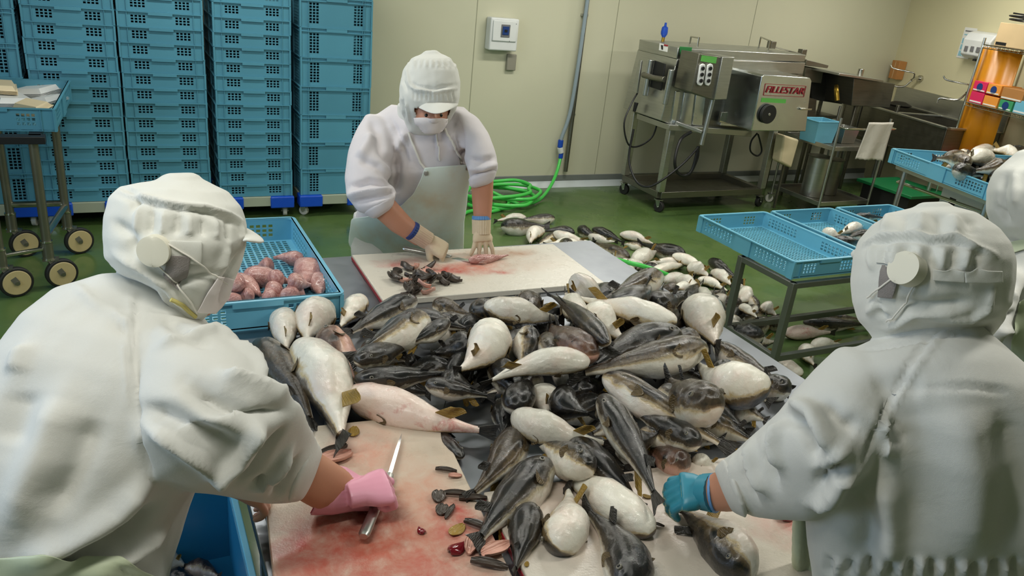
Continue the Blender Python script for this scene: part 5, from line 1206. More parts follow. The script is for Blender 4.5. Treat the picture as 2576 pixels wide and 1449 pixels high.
fr = [([(2175, 612), (2220, 596), (2290, 590), (2340, 600), (2400, 596), (2450, 620), (2505, 640)], .0055, .006), ([(2175, 622), (2220, 606), (2290, 600), (2340, 610), (2400, 608), (2450, 632)], .006, -.005)]
fr += [([(2195 + 30 * k, 608 + 2 * k), (2190 + 30 * k, 650), (2200 + 28 * k, 680)], .008, (-.004 if k % 2 else .004)) for k in range(10)] + [([(2240 + 40 * k, 530 + 3 * k), (2225 + 44 * k, 590)], .010, (-.004 if k % 2 else .005)) for k in range(6)]
fr += [([(2500, 720), (2490, 770), (2440, 800), (2330, 800)], .008, .006), ([(2505, 730), (2500, 790), (2460, 815)], .008, -.007), ([(2250, 760), (2340, 770), (2450, 760)], .012, -.006), ([(2200, 760), (2230, 800)], .008, -.006), ([(2180, 790), (2200, 770), (2240, 790)], .006, .005), ([(2230, 830), (2300, 790), (2440, 780)], .008, .005)]
creases(hoodR, fr, .0012, 9, 15); put(hoodR, 'hood', PR); bvh = bvh_of(hoodR)
pk = MB(); capsule(pk, at(2152, 640, 1.44), at(2180, 628, 1.42), .009, .012); capsule(pk, at(2158, 634, 1.50), at(2185, 626, 1.44), .007, .012); put(remeshed('cap_peak', [pk], .004, 3, HOOD), 'cap_peak', PR)
disc(bvh, 2289, 680, .0275, 'ear_disc', PADM, PR, .014)
patch(bvh, [((2205, 632), (2262, 636)), ((2204, 650), (2260, 655)), ((2204, 662), (2259, 667))], 'hood_flap', HOOD, PR, .003, .002)
patch(bvh, [((2219, 668), (2262, 672)), ((2216, 710), (2259, 715)), ((2213, 746), (2248, 748))], 'mesh_window', MESHM, PR, .006, .001)
patch(bvh, [((2346, 674), (2424, 680)), ((2345, 704), (2424, 709))], 'adjusting_band', HOOD, PR, .005, .002); patch(bvh, [((2422, 676), (2512, 680)), ((2422, 708), (2512, 711))], 'adjusting_band', HOOD, PR, .008, .002)
strand(bvh, [(2262, 690), (2215, 725), (2185, 750)], 'mask_cord', STR, PR, .0016, .007); strand(bvh, [(2300, 715), (2270, 770), (2232, 812)], 'mask_cord', STR, PR, .0016, .007)
put(remeshed('cuff', [rl((1822, 1158, 1874, 1296, 1.55, .068), (1802, 1180, 1846, 1284, 1.585, .062))], .005, 3, COAT), 'cuff', PR)
# apron edge in front
ap = rl((2000, 1225, 2200, 1225, 1.52, .03), (1992, 1330, 2200, 1330, 1.56, .03), (1990, 1449, 2200, 1449, 1.62, .03), (1990, 1700, 2250, 1700, 1.75, .03), (1990, 2100, 2300, 2100, 1.95, .03))
apm = remeshed('apron', [ap], .008, 3, APG); creases(apm, [([(2040, 1240), (2030, 1449)], .01, -.008), ([(2015, 1240), (2010, 1449)], .01, .006)]); put(apm, 'apron', PR)
wR = onz(1772, 1238, .972); kR = onz(1712, 1236, .965)
gl = hand(wR, kR, Vector((-.1, -.2, .95)), 1, [(38, 42, 25), (40, 45, 28), (42, 45, 28), (45, 48, 28)], 1.0, (.5, .7, -.5), .5, None, .06, .003, 'glove', TEALG, PR, 1.18)
me = gl.data; me.materials.append(PALEG); bnR = Vector((-.1, -.35, .93)).normalized()
for p in me.polygons:
    if p.normal.dot(bnR) < -.12 + .05 * math.sin(p.center.x * 90): p.material_index = 1
ringcuff(onz(1796, 1240, .985), onz(1768, 1238, .973), .040, .037, 20, TEALG, 'glove_cuff', PR, .0008); ringcuff(onz(1800, 1240, .986), onz(1794, 1240, .984), .040, .040, 20, BLUB, 'cuff_band', PR, .0005)
world_parent(PR)

# ================= far right worker, cut by the frame
PF_ = thing('person', 'person in white hood and coat with green apron strap, cut off by the right edge', 'person', (2.55, 1.35, 0))
hF = remeshed('hood', [rl((2560, 392, 2660, 392, 2.3, .06), (2520, 430, 2700, 430, 2.3, .11), (2500, 480, 2715, 480, 2.3, .125), (2500, 530, 2715, 530, 2.31, .12), (2512, 570, 2700, 570, 2.32, .11), (2535, 600, 2680, 600, 2.33, .09))], .008, 3, HOOD)
creases(hF, [([(2530, 440), (2520, 500), (2530, 560)], .01, -.006), ([(2555, 430), (2550, 520)], .01, .006), ([(2505, 520), (2540, 560)], .01, -.006)], .002, 10, 2); put(hF, 'hood', PF_)
cF = remeshed('coat', [rl((2540, 590, 2690, 590, 2.35, .09), (2500, 635, 2760, 630, 2.35, .13), (2462, 720, 2790, 700, 2.37, .16), (2452, 830, 2800, 830, 2.42, .17), (2470, 950, 2800, 950, 2.5, .17), (2480, 1150, 2800, 1150, 2.66, .16), (2500, 1350, 2800, 1350, 2.85, .15)),
                       rl((2500, 650, 2570, 690, 2.3, .07), (2470, 760, 2540, 780, 2.25, .07), (2440, 840, 2500, 880, 2.25, .06))], .009, 5, COAT)
creases(cF, [([(2510, 680), (2560, 720)], .012, -.008), ([(2500, 720), (2560, 750)], .012, .008), ([(2520, 800), (2576, 780)], .012, -.008), ([(2505, 840), (2560, 820)], .012, .01)], .004, 6, 22); put(cF, 'coat', PF_)
bv = bvh_of(cF)
patch(bv, [((2518, 620), (2600, 600)), ((2510, 650), (2600, 625))], 'apron_strap', APG, PF_, .008, .003); patch(bv, [((2560, 760), (2620, 720)), ((2545, 860), (2640, 840)), ((2545, 950), (2660, 950))], 'apron', APG, PF_, .008, .003)
TF_, BF_ = leg_parts(2.6, 1.32, .84, .1, 2.6, 1.3, 1.2)
put(remeshed('body', [rl((2560, 450, 2660, 450, 2.32, .07), (2540, 520, 2680, 520, 2.32, .08), (2570, 600, 2650, 600, 2.35, .06), (2540, 700, 2740, 700, 2.38, .1), (2520, 900, 2740, 900, 2.48, .11), (2520, 1200, 2740, 1200, 2.7, .1)), TF_], .012, 4, SKIN), 'body', PF_)
tro = remeshed('trousers', [TF_], .01, 3, TROU); C_ = co_of(tro); C_ += no_of(tro) * .006; tro.vertices.foreach_set('co', C_.ravel()); tro.update(); put(tro, 'trousers', PF_)
for b in BF_: inst(remeshed('boot', [b], .006, 3, BOOT), 'boot', PF_)
world_parent(PF_)
D.meshes.remove(tb_)
# ------------------------------------------------------------------ wall fittings
def fprism(m, poly, y, dep):
    P = [ony(a, b, y) for a, b in poly]; m.prism(P, (0, dep, 0)); return m
bb = thing('breaker_box', 'white plastic breaker box with a dark window, fixed to the back wall', 'breaker box', (3.06, 6.47, 1.4))
m = MB(); m.box((-.135, -.10, -.135), (.135, -0.002, .135)); m.build('housing', MT['whitep'], bb, bevel=.012, seg=3)
m = MB(); m.box((-.115, -.112, -.055), (.115, -.099, .115)); m.build('front_cover', MT['whitep'], bb, bevel=.006)
MB().box((-.04, -.117, -.02), (.045, -.1115, .085)).build('window', MT['gprint'], bb, bevel=.003); MB().box((-.028, -.122, 0.0), (.033, -.1165, .07)).build('breaker', MT['navy'], bb, bevel=.002); MB().box((-.01, -.127, .025), (.015, -.121, .045)).build('switch_lever', MT['dark'], bb)
m = MB(); m.cyl((.10, -.113, .095), (.10, -.1115, .095), .004, 10); m.cyl((.05, -.113, -.05), (.05, -.1115, -.05), .004, 10); m.build('cover_screw', MT['gprint'], bb)
sw = thing('blank_plate', 'small grey blank cover plate on the wall below the breaker box', 'wall plate', (3.19, 6.47, 1.163)); MB().box((-.045, -.035, -.07), (.045, -.002, .07)).build('cover', MT['greyp'], sw, bevel=.006)
pp = thing('water_pipe', 'vertical grey pipe running down the back wall beside the green hose', 'pipe', (3.884, 6.43, 0))
MB().tube([(0, 0, .16), (0, 0, 2.79)], .02, 14).build('pipe', MT['steeld'], pp); 
for z in (.7, 1.6): MB().box((-.03, 0.0, z), (.03, .039, z + .02)).build('bracket', MT['steel'], pp)
hs = thing('drop_hose', 'pale blue-grey supply hose strapped beside the pipe ending in a blue coupling', 'hose', (3.84, 6.40, 0))
hp = simple('blue_grey_hose', srgb(142, 156, 164), .25)
cb = ony(1411, 352, 6.40) - Vector((3.84, 6.40, 0)); ce = ony(1410, 398, 6.40) - Vector((3.84, 6.40, 0))
MB().tube(spline([(0.05, .02, 2.79), (0.03, .01, 1.6), (0.0, 0, .8), (cb.x, 0, cb.z)], 6), .018, 12).build('supply_hose', hp, hs)
MB().cyl((cb.x, 0, cb.z), (cb.x, 0, cb.z * .6 + ce.z * .4), .026).build('coupling', MT['bluep'], hs, bevel=.003); MB().cyl((cb.x, 0, cb.z * .6 + ce.z * .4), (ce.x, 0, cb.z * .3 + ce.z * .7), .027).build('coupling_ring', MT['whitep'], hs, bevel=.003); MB().cyl((ce.x, 0, cb.z * .3 + ce.z * .7), (ce.x, 0, ce.z), .022).build('coupling_nut', MT['bluep'], hs, bevel=.003)
gh = thing('garden_hose', 'bright green hose coiled on the floor by the back wall', 'hose', (3.0, 5.9, 0))
cw = onz(1258, 503, .03); pts = []
for k in range(46):
    a = k * .55 + 2.4; rr = .30 + .05 * math.sin(k * .9) + .03 * math.sin(k * 2.1); pts.append(Vector((cw.x + rr * 1.1 * math.cos(a), cw.y + rr * .8 * math.sin(a) + .02 * math.sin(k), .018 + .002 * (k % 11) + .0025 * k)))
tail = [onz(a, b, .03) for a, b in ((1300, 512), (1335, 511), (1362, 498))] + [ony(1385, 468, 6.2), ony(1400, 435, 6.32), Vector((3.84 + ce.x, 6.40, ce.z))]
head = [onz(a, b, .02) for a, b in ((1160, 540), (1190, 530), (1235, 532), (1268, 522), (1280, 508), (1262, 495))]
ob = MB().tube(spline(head + pts[2:] + tail, 6), .0155, 12).build('hose_body', MT['hose'], gh); ob.matrix_parent_inverse = Matrix.Translation((-3.0, -5.9, 0))
g2 = thing('hose_end', 'short length of green hose showing between fish at the floor heap', 'hose', (2.9, 4.1, 0))
ob = MB().tube(spline([onz(1540, 650, .12), onz(1578, 660, .15), onz(1612, 668, .15), onz(1650, 680, .12), onz(1700, 700, .05)], 6), .016, 12).build('hose_body', MT['hose'], g2); ob.matrix_parent_inverse = Matrix.Translation((-2.9, -4.1, 0))

# ------------------------------------------------------------------ filleting machine
mc = thing('filleting_machine', 'stainless steel filleting machine with red lettering on casters at the back wall', 'machine', (4.4, 5.56, 0))
mo = Matrix.Translation((-4.4, -5.56, 0))
def mpart(m, name, mat, bevel=.004, smooth=30):
    o = m.build(name, mat, mc, bevel=bevel, smooth=smooth); o.matrix_parent_inverse = mo; return o
fx = [4.40, 5.62]; fy = [5.58, 6.16]
# frame
for y in fy: mpart(MB().box((fx[0], y - .03, .13), (fx[1], y + .03, .19)), 'base_rail', MT['steeld'])
for x in fx: mpart(MB().box((x - .03, fy[0], .131), (x + .03, fy[1], .189)), 'base_rail', MT['steeld'])
mpart(MB().box((fx[0], fy[0] + .03, .125), (fx[1], fy[1] - .03, .135)), 'base_plate', MT['steeld'])
for x in fx:
    for y in fy: mpart(MB().box((x - .03, y - .03, .189), (x + .03, y + .03, .80)), 'leg', MT['steel'])
for x in fx:
    for y in fy:
        e = D.objects.new('caster', None); COL.objects.link(e); e.parent = mc; e.location = (x - 4.4, y - 5.56, 0); caster(e, (0, 0, 0), .05, 'rubber', -1.2 if x == fx[0] else .3, .035)
# left tower
t_ = MB(); fprism(t_, [(1704, 148), (1764, 156), (1738, 330), (1662, 304)], 5.56, .60); mpart(t_, 'left_tower', MT['steel'], .006)
t_ = MB(); fprism(t_, [(1706, 120), (2028, 138), (2024, 156), (1702, 149)], 5.56, .58); mpart(t_, 'top_cover', MT['steel'], .006)
xs = ony(1662, 304, 5.56).x; X_t = lambda px, py: onx(px, py, xs + .02)
# window in the left side
wl = onx(1649, 151, ony(1704, 148, 5.56).x - .03); 
def sidepoly(poly, x, th=.012): P = [onx(a, b, x) for a, b in poly]; return MB().prism(P, (-th, 0, 0))
xl = min(ony(1704, 148, 5.56).x, xs) - .004
mpart(sidepoly([(1649, 152), (1676, 161), (1665, 228), (1637, 219)], xl), 'side_opening', MT['dark'])
mpart(sidepoly([(1611, 150), (1618, 152), (1606, 235), (1594, 230)], xl - .05, .02), 'side_guard', MT['steel'])
for (a, b, c, d, r) in ((1638, 150, 1622, 240, .03), (1690, 175, 1672, 262, .026)):
    p = onx(a, b, xl - .03); q = onx(c, d, xl - .03); mpart(MB().tube([p, Vector((p.x, q.y, q.z))], r, 14), 'side_cylinder', MT['steel'])
mpart(MB().tube([onx(1618, 188, xl - .05), onx(1645, 196, xl - .05), onx(1672, 200, xl - .05)], .025, 12), 'clamp_arm', MT['steeld'])
mpart(sidepoly([(1660, 108), (1681, 113), (1679, 131), (1658, 126)], xl - .002, .003), 'warning_label', MT['white'], 0); mpart(sidepoly([(1671, 111), (1681, 113), (1680, 117), (1670, 115)], xl - .006, .002), 'label_heading', MT['redink'], 0); mpart(sidepoly([(1663, 113), (1668, 114), (1668, 125), (1664, 124)], xl - .006, .002), 'label_figure', MT['dark'], 0)
# body
y0 = 5.56
for (poly, yy, dp, nm, mt) in (
    ([(1704, 150), (1764, 158), (1762, 176), (1700, 166)], y0 - .006, .01, 'cover_flange', 'steel'),
    ([(1764, 150), (2026, 158), (2020, 186), (1758, 186)], y0, .5, 'upper_housing', 'steel'),
    ([(1764, 186), (2020, 186), (1998, 332), (1734, 318)], y0 + .06, .44, 'body_housing', 'steeld'),
    ([(1700, 230), (1712, 230), (1700, 310), (1688, 312)], y0 - .012, .02, 'polished_strip', 'mirror'),
    ([(1722, 232), (1748, 234), (1738, 314), (1710, 311)], y0 - .012, .02, 'polished_door', 'mirror'),
    ([(1752, 234), (1776, 236), (1766, 316), (1742, 314)], y0 - .012, .02, 'polished_door', 'mirror'),
    ([(1684, 314), (1892, 330), (1890, 344), (1682, 328)], y0 - .06, .5, 'drip_tray', 'steel'),
    ([(1736, 130), (1756, 132), (1732, 230), (1720, 228)], y0 - .01, .03, 'gap_shade_strip', 'dark'),  # solid black strip painted in for the shade between tower and control box
    ([(1846, 176), (1915, 188), (1900, 322), (1812, 316)], y0 + .02, .06, 'recess_panel', 'mirror'),
    ([(1840, 232), (1874, 236), (1870, 262), (1838, 260)], y0 - .005, .03, 'recess_block', 'dark'),
    ([(1816, 282), (1836, 284), (1834, 312), (1810, 308)], y0 - .005, .03, 'guide_plate', 'chrome'),
    ([(1710, 117), (1742, 119), (1738, 142), (1712, 138)], y0 - .009, .006, 'green_label', 'gtape')):
    t_ = MB(); fprism(t_, poly, yy, dp); mpart(t_, nm, MT[mt], .003)
# control box
yc = 5.28
t_ = MB(); fprism(t_, [(1759, 135), (1817, 144), (1794, 252), (1739, 232)], yc, .24); mpart(t_, 'control_box', MT['steeld'], .004)
t_ = MB(); fprism(t_, [(1818, 143), (1848, 144), (1828, 250), (1797, 251)], yc - .02, .28); mpart(t_, 'control_box_door', MT['steel'], .004)
t_ = MB(); fprism(t_, [(1766, 139), (1804, 144), (1801, 160), (1763, 154)], yc - .006, .004); mpart(t_, 'green_label', MT['gtapel'], 0)
for dx in (0, 19):
    t_ = MB(); fprism(t_, [(1762 + dx, 164), (1770 + dx, 160), (1775 + dx, 163), (1776 + dx, 170), (1769 + dx, 211), (1764 + dx, 217), (1757 + dx, 214), (1755 + dx, 207)], yc - .022, .02); mpart(t_, 'push_button_unit', MT['whitep'], .006)
    for k in range(3):
        c = ony(1767.5 + dx - k * 2.3, 172 + k * 15.5, yc - .024); mpart(MB().cyl(c, c + Vector((0, -.012, 0)), .016, 16), 'push_button', MT['dark'], .002)
mpart(MB().tube([ony(1793, 250, yc + .1), ony(1764, 365, yc + .1)], .022, 14), 'support_tube', MT['steel'])
mpart(MB().bar(ony(1700, 308, yc + .25), ony(1766, 332, yc + .1), .035, .03), 'support_bar', MT['steel'])
# front hood with the lettering
yh = 5.18
t_ = MB(); fprism(t_, [(1922, 188), (2038, 196), (2042, 204), (2027, 331), (1890, 329), (1917, 192)], yh, .40); mpart(t_, 'front_hood', MT['mirror'], .006)
hl = ony(1905, 262, yh); dsk = ony(1929, 286, yh - .005)
mpart(MB().cyl(dsk, dsk + Vector((0, -.03, 0)), .083, 40), 'knob_disc', MT['rubber'], .004); mpart(MB().cyl(dsk + Vector((0, -.03, 0)), dsk + Vector((0, -.036, 0)), .012, 12), 'knob_screw', MT['steel'], .001)
ltc = ony(2020, 274, yh - .005); mpart(MB().box((ltc.x - .04, ltc.y - .02, ltc.z - .008), (ltc.x + .09, ltc.y, ltc.z + .008)), 'latch', MT['chrome'], .003)
A_, B2, C2, D2 = [ony(a, b, yh - .004) for a, b in ((1926, 211), (2028, 217), (2022, 244), (1921, 240))]
for a, b in ((A_, B2), (B2, C2), (C2, D2), (D2, A_)): mpart(MB().bar(a, b, .003, .004, up=(0, 1, 0)), 'lettering_frame', MT['redink'], 0, 0)
t_ = MB(); fprism(t_, [(1917, 246), (1978, 250), (1976, 260), (1915, 257)], yh - .004, .003); mpart(t_, 'green_tape', MT['gtapel'], 0)
fc = D.curves.new('lettering', 'FONT'); fc.body = 'FILLESTAR'; fc.size = .165; fc.extrude = .002; fc.shear = .2; fc.align_x = 'CENTER'; fc.align_y = 'CENTER'; fc.space_character = .96; fc.materials.append(MT['redink'])
fo = D.objects.new('lettering', fc); COL.objects.link(fo); fo.parent = mc; fo.matrix_parent_inverse = mo; cc_ = (A_ + B2 + C2 + D2) / 4
tilt = math.atan2((B2 - A_).z, (B2 - A_).x); wd0 = (B2 - A_).length
fo.location = cc_ + Vector((0, -.003, 0)); fo.rotation_euler = (math.pi / 2, -tilt, 0); bpy.context.view_layer.update(); s_ = wd0 * .93 / max(fo.dimensions.x, .01); fo.scale = (s_, min(s_, .75) * .8, 1)
bpy.context.view_layer.update(); dg = bpy.context.evaluated_depsgraph_get(); me = D.meshes.new_from_object(fo.evaluated_get(dg), depsgraph=dg); mw = fo.matrix_world.copy(); D.objects.remove(fo); fo = D.objects.new('lettering', me); COL.objects.link(fo); fo.parent = mc; fo.matrix_parent_inverse = mo; fo.matrix_basis = mo.inverted() @ Matrix.Translation((4.4, 5.56, 0)).inverted() @ mw
# handles, valve, hinges on top
for (a, b, c, d) in ((1734, 118, 1754, 122), (1909, 118, 1932, 128)):
    p = ony(a, b, 5.95); q = ony(c, d, 5.75); mpart(MB().tube([p - Vector((0, 0, .03)), p + Vector((0, 0, .09)), q + Vector((0, 0, .09)), q - Vector((0, 0, .03))], .008, 10), 'handle', MT['chrome'], 0)
for (a, b) in ((1941, 112), (2018, 132)): c = ony(a, b, 5.8); mpart(MB().box((c.x - .03, c.y - .03, c.z - .035), (c.x + .03, c.y + .03, c.z + .03)), 'hinge', MT['steeld'], .003)
mpart(MB().tube([ony(1945, 118, 5.78), ony(2016, 136, 5.78)], .006, 8), 'hinge_rod', MT['steeld'], 0)
v0 = ony(1666, 112, 6.05); mpart(MB().tube([v0 - Vector((0, 0, .05)), v0 + Vector((0, 0, .07))], .014, 12), 'air_valve', MT['brass'], 0)
mpart(MB().tube([v0 + Vector((0, 0, .06)), v0 + Vector((0, 0, .09)), v0 + Vector((0, 0, .11)), v0 + Vector((0, 0, .15)), v0 + Vector((0, 0, .16)), v0 + Vector((0, 0, .19))], [.012, .03, .032, .028, .012, .01], 14), 'valve_cap', MT['bluep'], 0)
# cables
def cable(px, y, r, name='cable'): mpart(MB().tube(spline([ony(a, b, y + (c if isinstance(c, (int, float)) else 0)) for a, b, c in px], 6), r, 8), name, MT['cable'], 0)
cable([(1603, 235, .4), (1588, 262, .35), (1570, 310, .3), (1580, 362, .3), (1606, 368, .3), (1640, 345, .3), (1656, 302, .3)], 5.5, .008)
cable([(1594, 325, .3), (1582, 400, .25), (1600, 455, .1), (1630, 470, -.02), (1670, 450, -.1), (1720, 410, -.12), (1757, 370, -.1)], 5.5, .010)
cable([(1738, 332, 0), (1712, 352, -.05), (1698, 400, -.1), (1703, 432, -.1), (1722, 442, -.1), (1742, 425, -.1), (1757, 368, -.1)], 5.5, .014, 'cable_loop'); cable([(1758, 368, -.1), (1754, 400, -.1), (1735, 438, -.1), (1715, 440, -.1)], 5.5, .010, 'cable_loop')
cable([(1905, 335, 0), (1890, 355, 0), (1888, 380, 0), (1905, 392, 0), (1916, 380, 0), (1912, 355, 0), (1907, 338, 0)], 5.45, .008, 'cable_loop')
pl_ = ony(1601, 258, 5.88); mpart(MB().tube([pl_, pl_ + Vector((-.01, 0, -.08))], [.02, .014], 10), 'cable_plug', MT['cable'], .002)

# ------------------------------------------------------------------ right corner: sink, taps, tank, trolley, rack
NW = Vector((-WD.y, WD.x, 0))
def WLp(u, w_, z): return CR - WD * u + NW * w_ + Vector((0, 0, z))
aw = math.atan2(-WD.y, -WD.x)                       # local x runs along the wall towards the camera, local y points at the wall
def wthing(name, label, cat, u, w_, z, group=None): return thing(name, label, cat, WLp(u, w_, z), aw, group)
# local frame: x = along -WD, y = (rotate x by +90deg)
yl = Matrix.Rotation(aw, 3, 'Z') @ Vector((0, 1, 0)); YS_ = 1 if yl.dot(NW) < 0 else -1      # +y*YS_ goes to the wall
sk = wthing('sink_unit', 'long stainless sink unit with splashback along the right wall', 'sink', .22, .64, 0)
def wb(m, x0, x1, y0, y1, z0, z1): ya, yb_ = sorted((y0 * YS_, y1 * YS_)); return m.box((x0, ya, z0), (x1, yb_, z1))
LS = 1.62; m = MB()
wb(m, 0, LS, 0, .02, .62, .94); wb(m, 0, .02, 0, .62, .62, .94); wb(m, LS - .02, LS, 0, .62, .62, .94); wb(m, 0, LS, .6, .62, .62, .94); wb(m, 0, LS, 0, .62, .60, .62); wb(m, .78, .80, 0, .62, .62, .92); m.build('basin', MT['steeld'], sk, bevel=.004)
m = MB(); wb(m, -.02, LS + .02, -.02, .03, .935, .955); wb(m, -.02, LS + .02, .59, .63, .935, .955); wb(m, -.02, .03, -.02, .63, .935, .955); wb(m, LS - .03, LS + .02, -.02, .63, .935, .955); wb(m, .77, .81, 0, .62, .93, .95); m.build('rim', MT['steel'], sk, bevel=.004)
m = MB(); wb(m, -.02, LS + .02, .615, .632, .94, 1.14); m.build('splashback', MT['steel'], sk, bevel=.003)
for x in (.04, LS - .04):
    for y in (.04, .58): MB().cyl((x, y * YS_, 0), (x, y * YS_, .61), .02, 12).build('leg', MT['steel'], sk)
bs = wthing('black_strainer', 'black strainer basket lying on the sink rim', 'strainer', .62, .26, .956); MB().tube([(0, 0, 0), (0, 0, .02), (0, 0, .05)], [.10, .13, .06], 16).build('basket', MT['dark'], bs)
def tap(u, z, flip, label):
    tp = wthing('wall_tap', label, 'tap', u, 0.0, z, 'chrome wall taps over the sink'); s = YS_
    MB().cyl((0, -.002 * s, 0), (0, -.03 * s, 0), .035, 20).build('wall_flange', MT['chrome'], tp, bevel=.002)
    MB().tube(spline([(0, -.03 * s, 0), (0, -.08 * s, 0), (.0, -.12 * s, -.03)], 4), .016, 12).build('body', MT['chrome'], tp)
    MB().tube(spline([(0, -.12 * s, -.03), (-.02, -.16 * s, -.09), (-.05, -.2 * s, -.11), (-.12, -.28 * s, -.11), (-.14, -.3 * s, -.12), (-.142, -.302 * s, -.16)], 6), .010, 12).build('spout', MT['chrome'], tp)
    MB().tube(spline([(0, -.1 * s, 0), (0, -.11 * s, .05), (-.06, -.18 * s, .06), (-.16, -.26 * s, .07), (-.19, -.28 * s, .1)], 5), .008, 10).build('lever', MT['chrome'], tp)
tap(.52, 1.26, 0, 'chrome wall tap nearer the corner, above the sink'); tap(1.36, 1.26, 0, 'chrome wall tap nearer the orange sheet, above the sink')
bx_ = wthing('brown_box', 'small brown box on the wall at the corner above the tank', 'box', .10, .10, 1.2); wb(MB(), 0, .13, 0, .095, 0, .2).build('carton', MT['wood'], bx_, bevel=.004); wb(MB(), .062, .068, -.003, 0, .01, .19).build('carton_fold', MT['cardb'], bx_)
dp = wthing('soap_dispenser', 'white wall dispenser with grey pictograms beside the blue notice', 'dispenser', 1.12, .0, 1.56)
m = MB(); s = YS_; m.loft([[(x, 0, z), (x, -.12 * s * q, z)] [0:0] + [(0 + .0, -.001 * s, z0), (0.36, -.001 * s, z0), (.36, -d_ * s, z0), (0, -d_ * s, z0)] for x, z, q, z0, d_ in ((0, 0, 1, 0, .08), (0, 0, 1, .03, .13), (0, 0, 1, .17, .14), (0, 0, 1, .24, .10), (0, 0, 1, .26, .03))]); m.build('housing', MT['whitep'], dp, bevel=.012, seg=3)
for k, (x, z) in enumerate(((.05, .06), (.13, .065), (.21, .065), (.28, .065))): MB().box((x, min(-.137 * s, -.1415 * s), z), (x + .045, max(-.137 * s, -.1415 * s), z + .05)).build('pictogram', MT['gprint'], dp, bevel=.006)
m = MB(); wb(m, .16, .2, -.1, -.04, -.02, .0); m.build('nozzle', MT['dark'], dp)
po = wthing('wall_notice', 'white notice with blue print on the right wall, left of the dispenser', 'notice', .94, .0, 1.54); wb(MB(), 0, .17, -.004, -.001, 0, .30).build('sheet', MT['white'], po, smooth=0)
for r_ in range(3):
    for c_ in range(2): wb(MB(), .015 + c_ * .055, .062 + c_ * .055, -.006, -.004, .02 + r_ * .062, .07 + r_ * .062).build('printed_panel', MT['bprint'], po, smooth=0)
wb(MB(), .02, .13, -.006, -.004, .26, .272).build('printed_line', MT['gprint'], po, smooth=0); wb(MB(), .02, .08, -.006, -.004, .225, .235).build('printed_line', MT['bprint'], po, smooth=0)
# raised tank and tubs behind the trolley
tk = thing('steel_tank', 'dull stainless tank raised behind the towel trolley', 'tank', (6.55, 5.62, 0)); to = Matrix.Translation((-6.55, -5.62, 0))
def tkp(m, n_, mat, bev=.004): o = m.build(n_, mat, tk, bevel=bev); o.matrix_parent_inverse = to
t_ = MB(); fprism(t_, [(2149, 197), (2252, 211), (2238, 271), (2142, 266)], 5.55, .55); tkp(t_, 'tank_body', MT['steeld'])
t_ = MB(); fprism(t_, [(2112, 184), (2224, 202), (2222, 208), (2110, 190)], 5.50, .5); tkp(t_, 'tank_lid', MT['steel'], .003)
c = ony(2164, 186, 5.65); tkp(MB().cyl(c - Vector((0, 0, .03)), c + Vector((0, 0, .05)), .03, 16), 'lid_knob', MT['chrome']); 
c = ony(2102, 235, 5.45); tkp(MB().tube(spline([c + Vector((.1, .1, .05)), c + Vector((0, 0, .03)), c + Vector((0, -.04, -.06))], 4), .022, 10), 'drain_valve', MT['brass'], 0)
zb0 = ony(2142, 266, 5.55).z
for x, y in ((6.66, 5.6), (7.28, 5.6), (6.66, 6.05), (7.28, 6.05)): tkp(MB().bar((x, y, 0), (x, y, zb0 + .01), .03, .03), 'leg', MT['steeld'])
xq = ony(2040, 168, 5.9); gr_ = thing('steel_crate_lid_pile', 'pile of dark steel lids on a stand between the machine and the tank', 'equipment', (xq.x, 5.9, 0)); go = Matrix.Translation((-xq.x, -5.9, 0))
for k, (poly, mt, yy) in enumerate((([(2030, 150), (2085, 165), (2082, 172), (2026, 165)], 'steeld', 5.8), ([(2028, 168), (2072, 176), (2066, 210), (2022, 205)], 'iron', 5.85), ([(2046, 190), (2098, 185), (2130, 215), (2118, 262), (2042, 250)], 'rubber', 5.9), ([(2030, 245), (2055, 250), (2050, 300), (2026, 296)], 'steeld', 5.8))):
    t_ = MB(); fprism(t_, poly, yy, .3); o = t_.build('steel_lid' if k < 2 else ('dark_pan' if k == 2 else 'side_plate'), MT[mt], gr_, bevel=.004); o.matrix_parent_inverse = go
zz = ony(2050, 298, 5.85).z
for x in (xq.x, xq.x + .45):
    for y in (5.9, 6.15): o = MB().bar((x, y, 0), (x, y, zz + .03), .03, .03).build('leg', MT['iron'], gr_); o.matrix_parent_inverse = go
o = MB().box((xq.x - .05, 5.85, zz), (xq.x + .5, 6.2, zz + .03)).build('stand_top', MT['steeld'], gr_, bevel=.003); o.matrix_parent_inverse = go
# trolley with towel
ty0 = 5.08; tr_ = thing('steel_trolley', 'three shelf stainless trolley with a towel on its handle', 'trolley', (5.9, ty0, 0)); TW_, TD_ = .66, .62
for (z, nm) in ((.15, 'bottom_shelf'), (.68, 'middle_shelf')):
    MB().box((0, 0, z), (TW_, TD_, z + .012)).build(nm, MT['steeld'], tr_, bevel=.002)
    for a, b in (((0, 0), (TW_, 0)), ((0, TD_), (TW_, TD_)), ((0, 0), (0, TD_)), ((TW_, 0), (TW_, TD_))): MB().bar((*a, z + .016), (*b, z + .016), .012, .04).build('shelf_edge', MT['steel'], tr_, bevel=.002)
for x in (0, TW_):
    for y in (0, TD_): MB().cyl((x, y, .09), (x, y, .98), .0125, 12).build('post', MT['steel'], tr_); caster(tr_, (x, y, 0), .04, 'wheelw', random.uniform(0, 3))
hz = .90; MB().tube(spline([(0, 0, hz), (-.0, -.05, hz), (.04, -.09, hz), (.3, -.1, hz), (TW_ - .04, -.09, hz), (TW_, -.05, hz), (TW_, 0, hz)], 6), .010, 12).build('handle_bar', MT['chrome'], tr_)
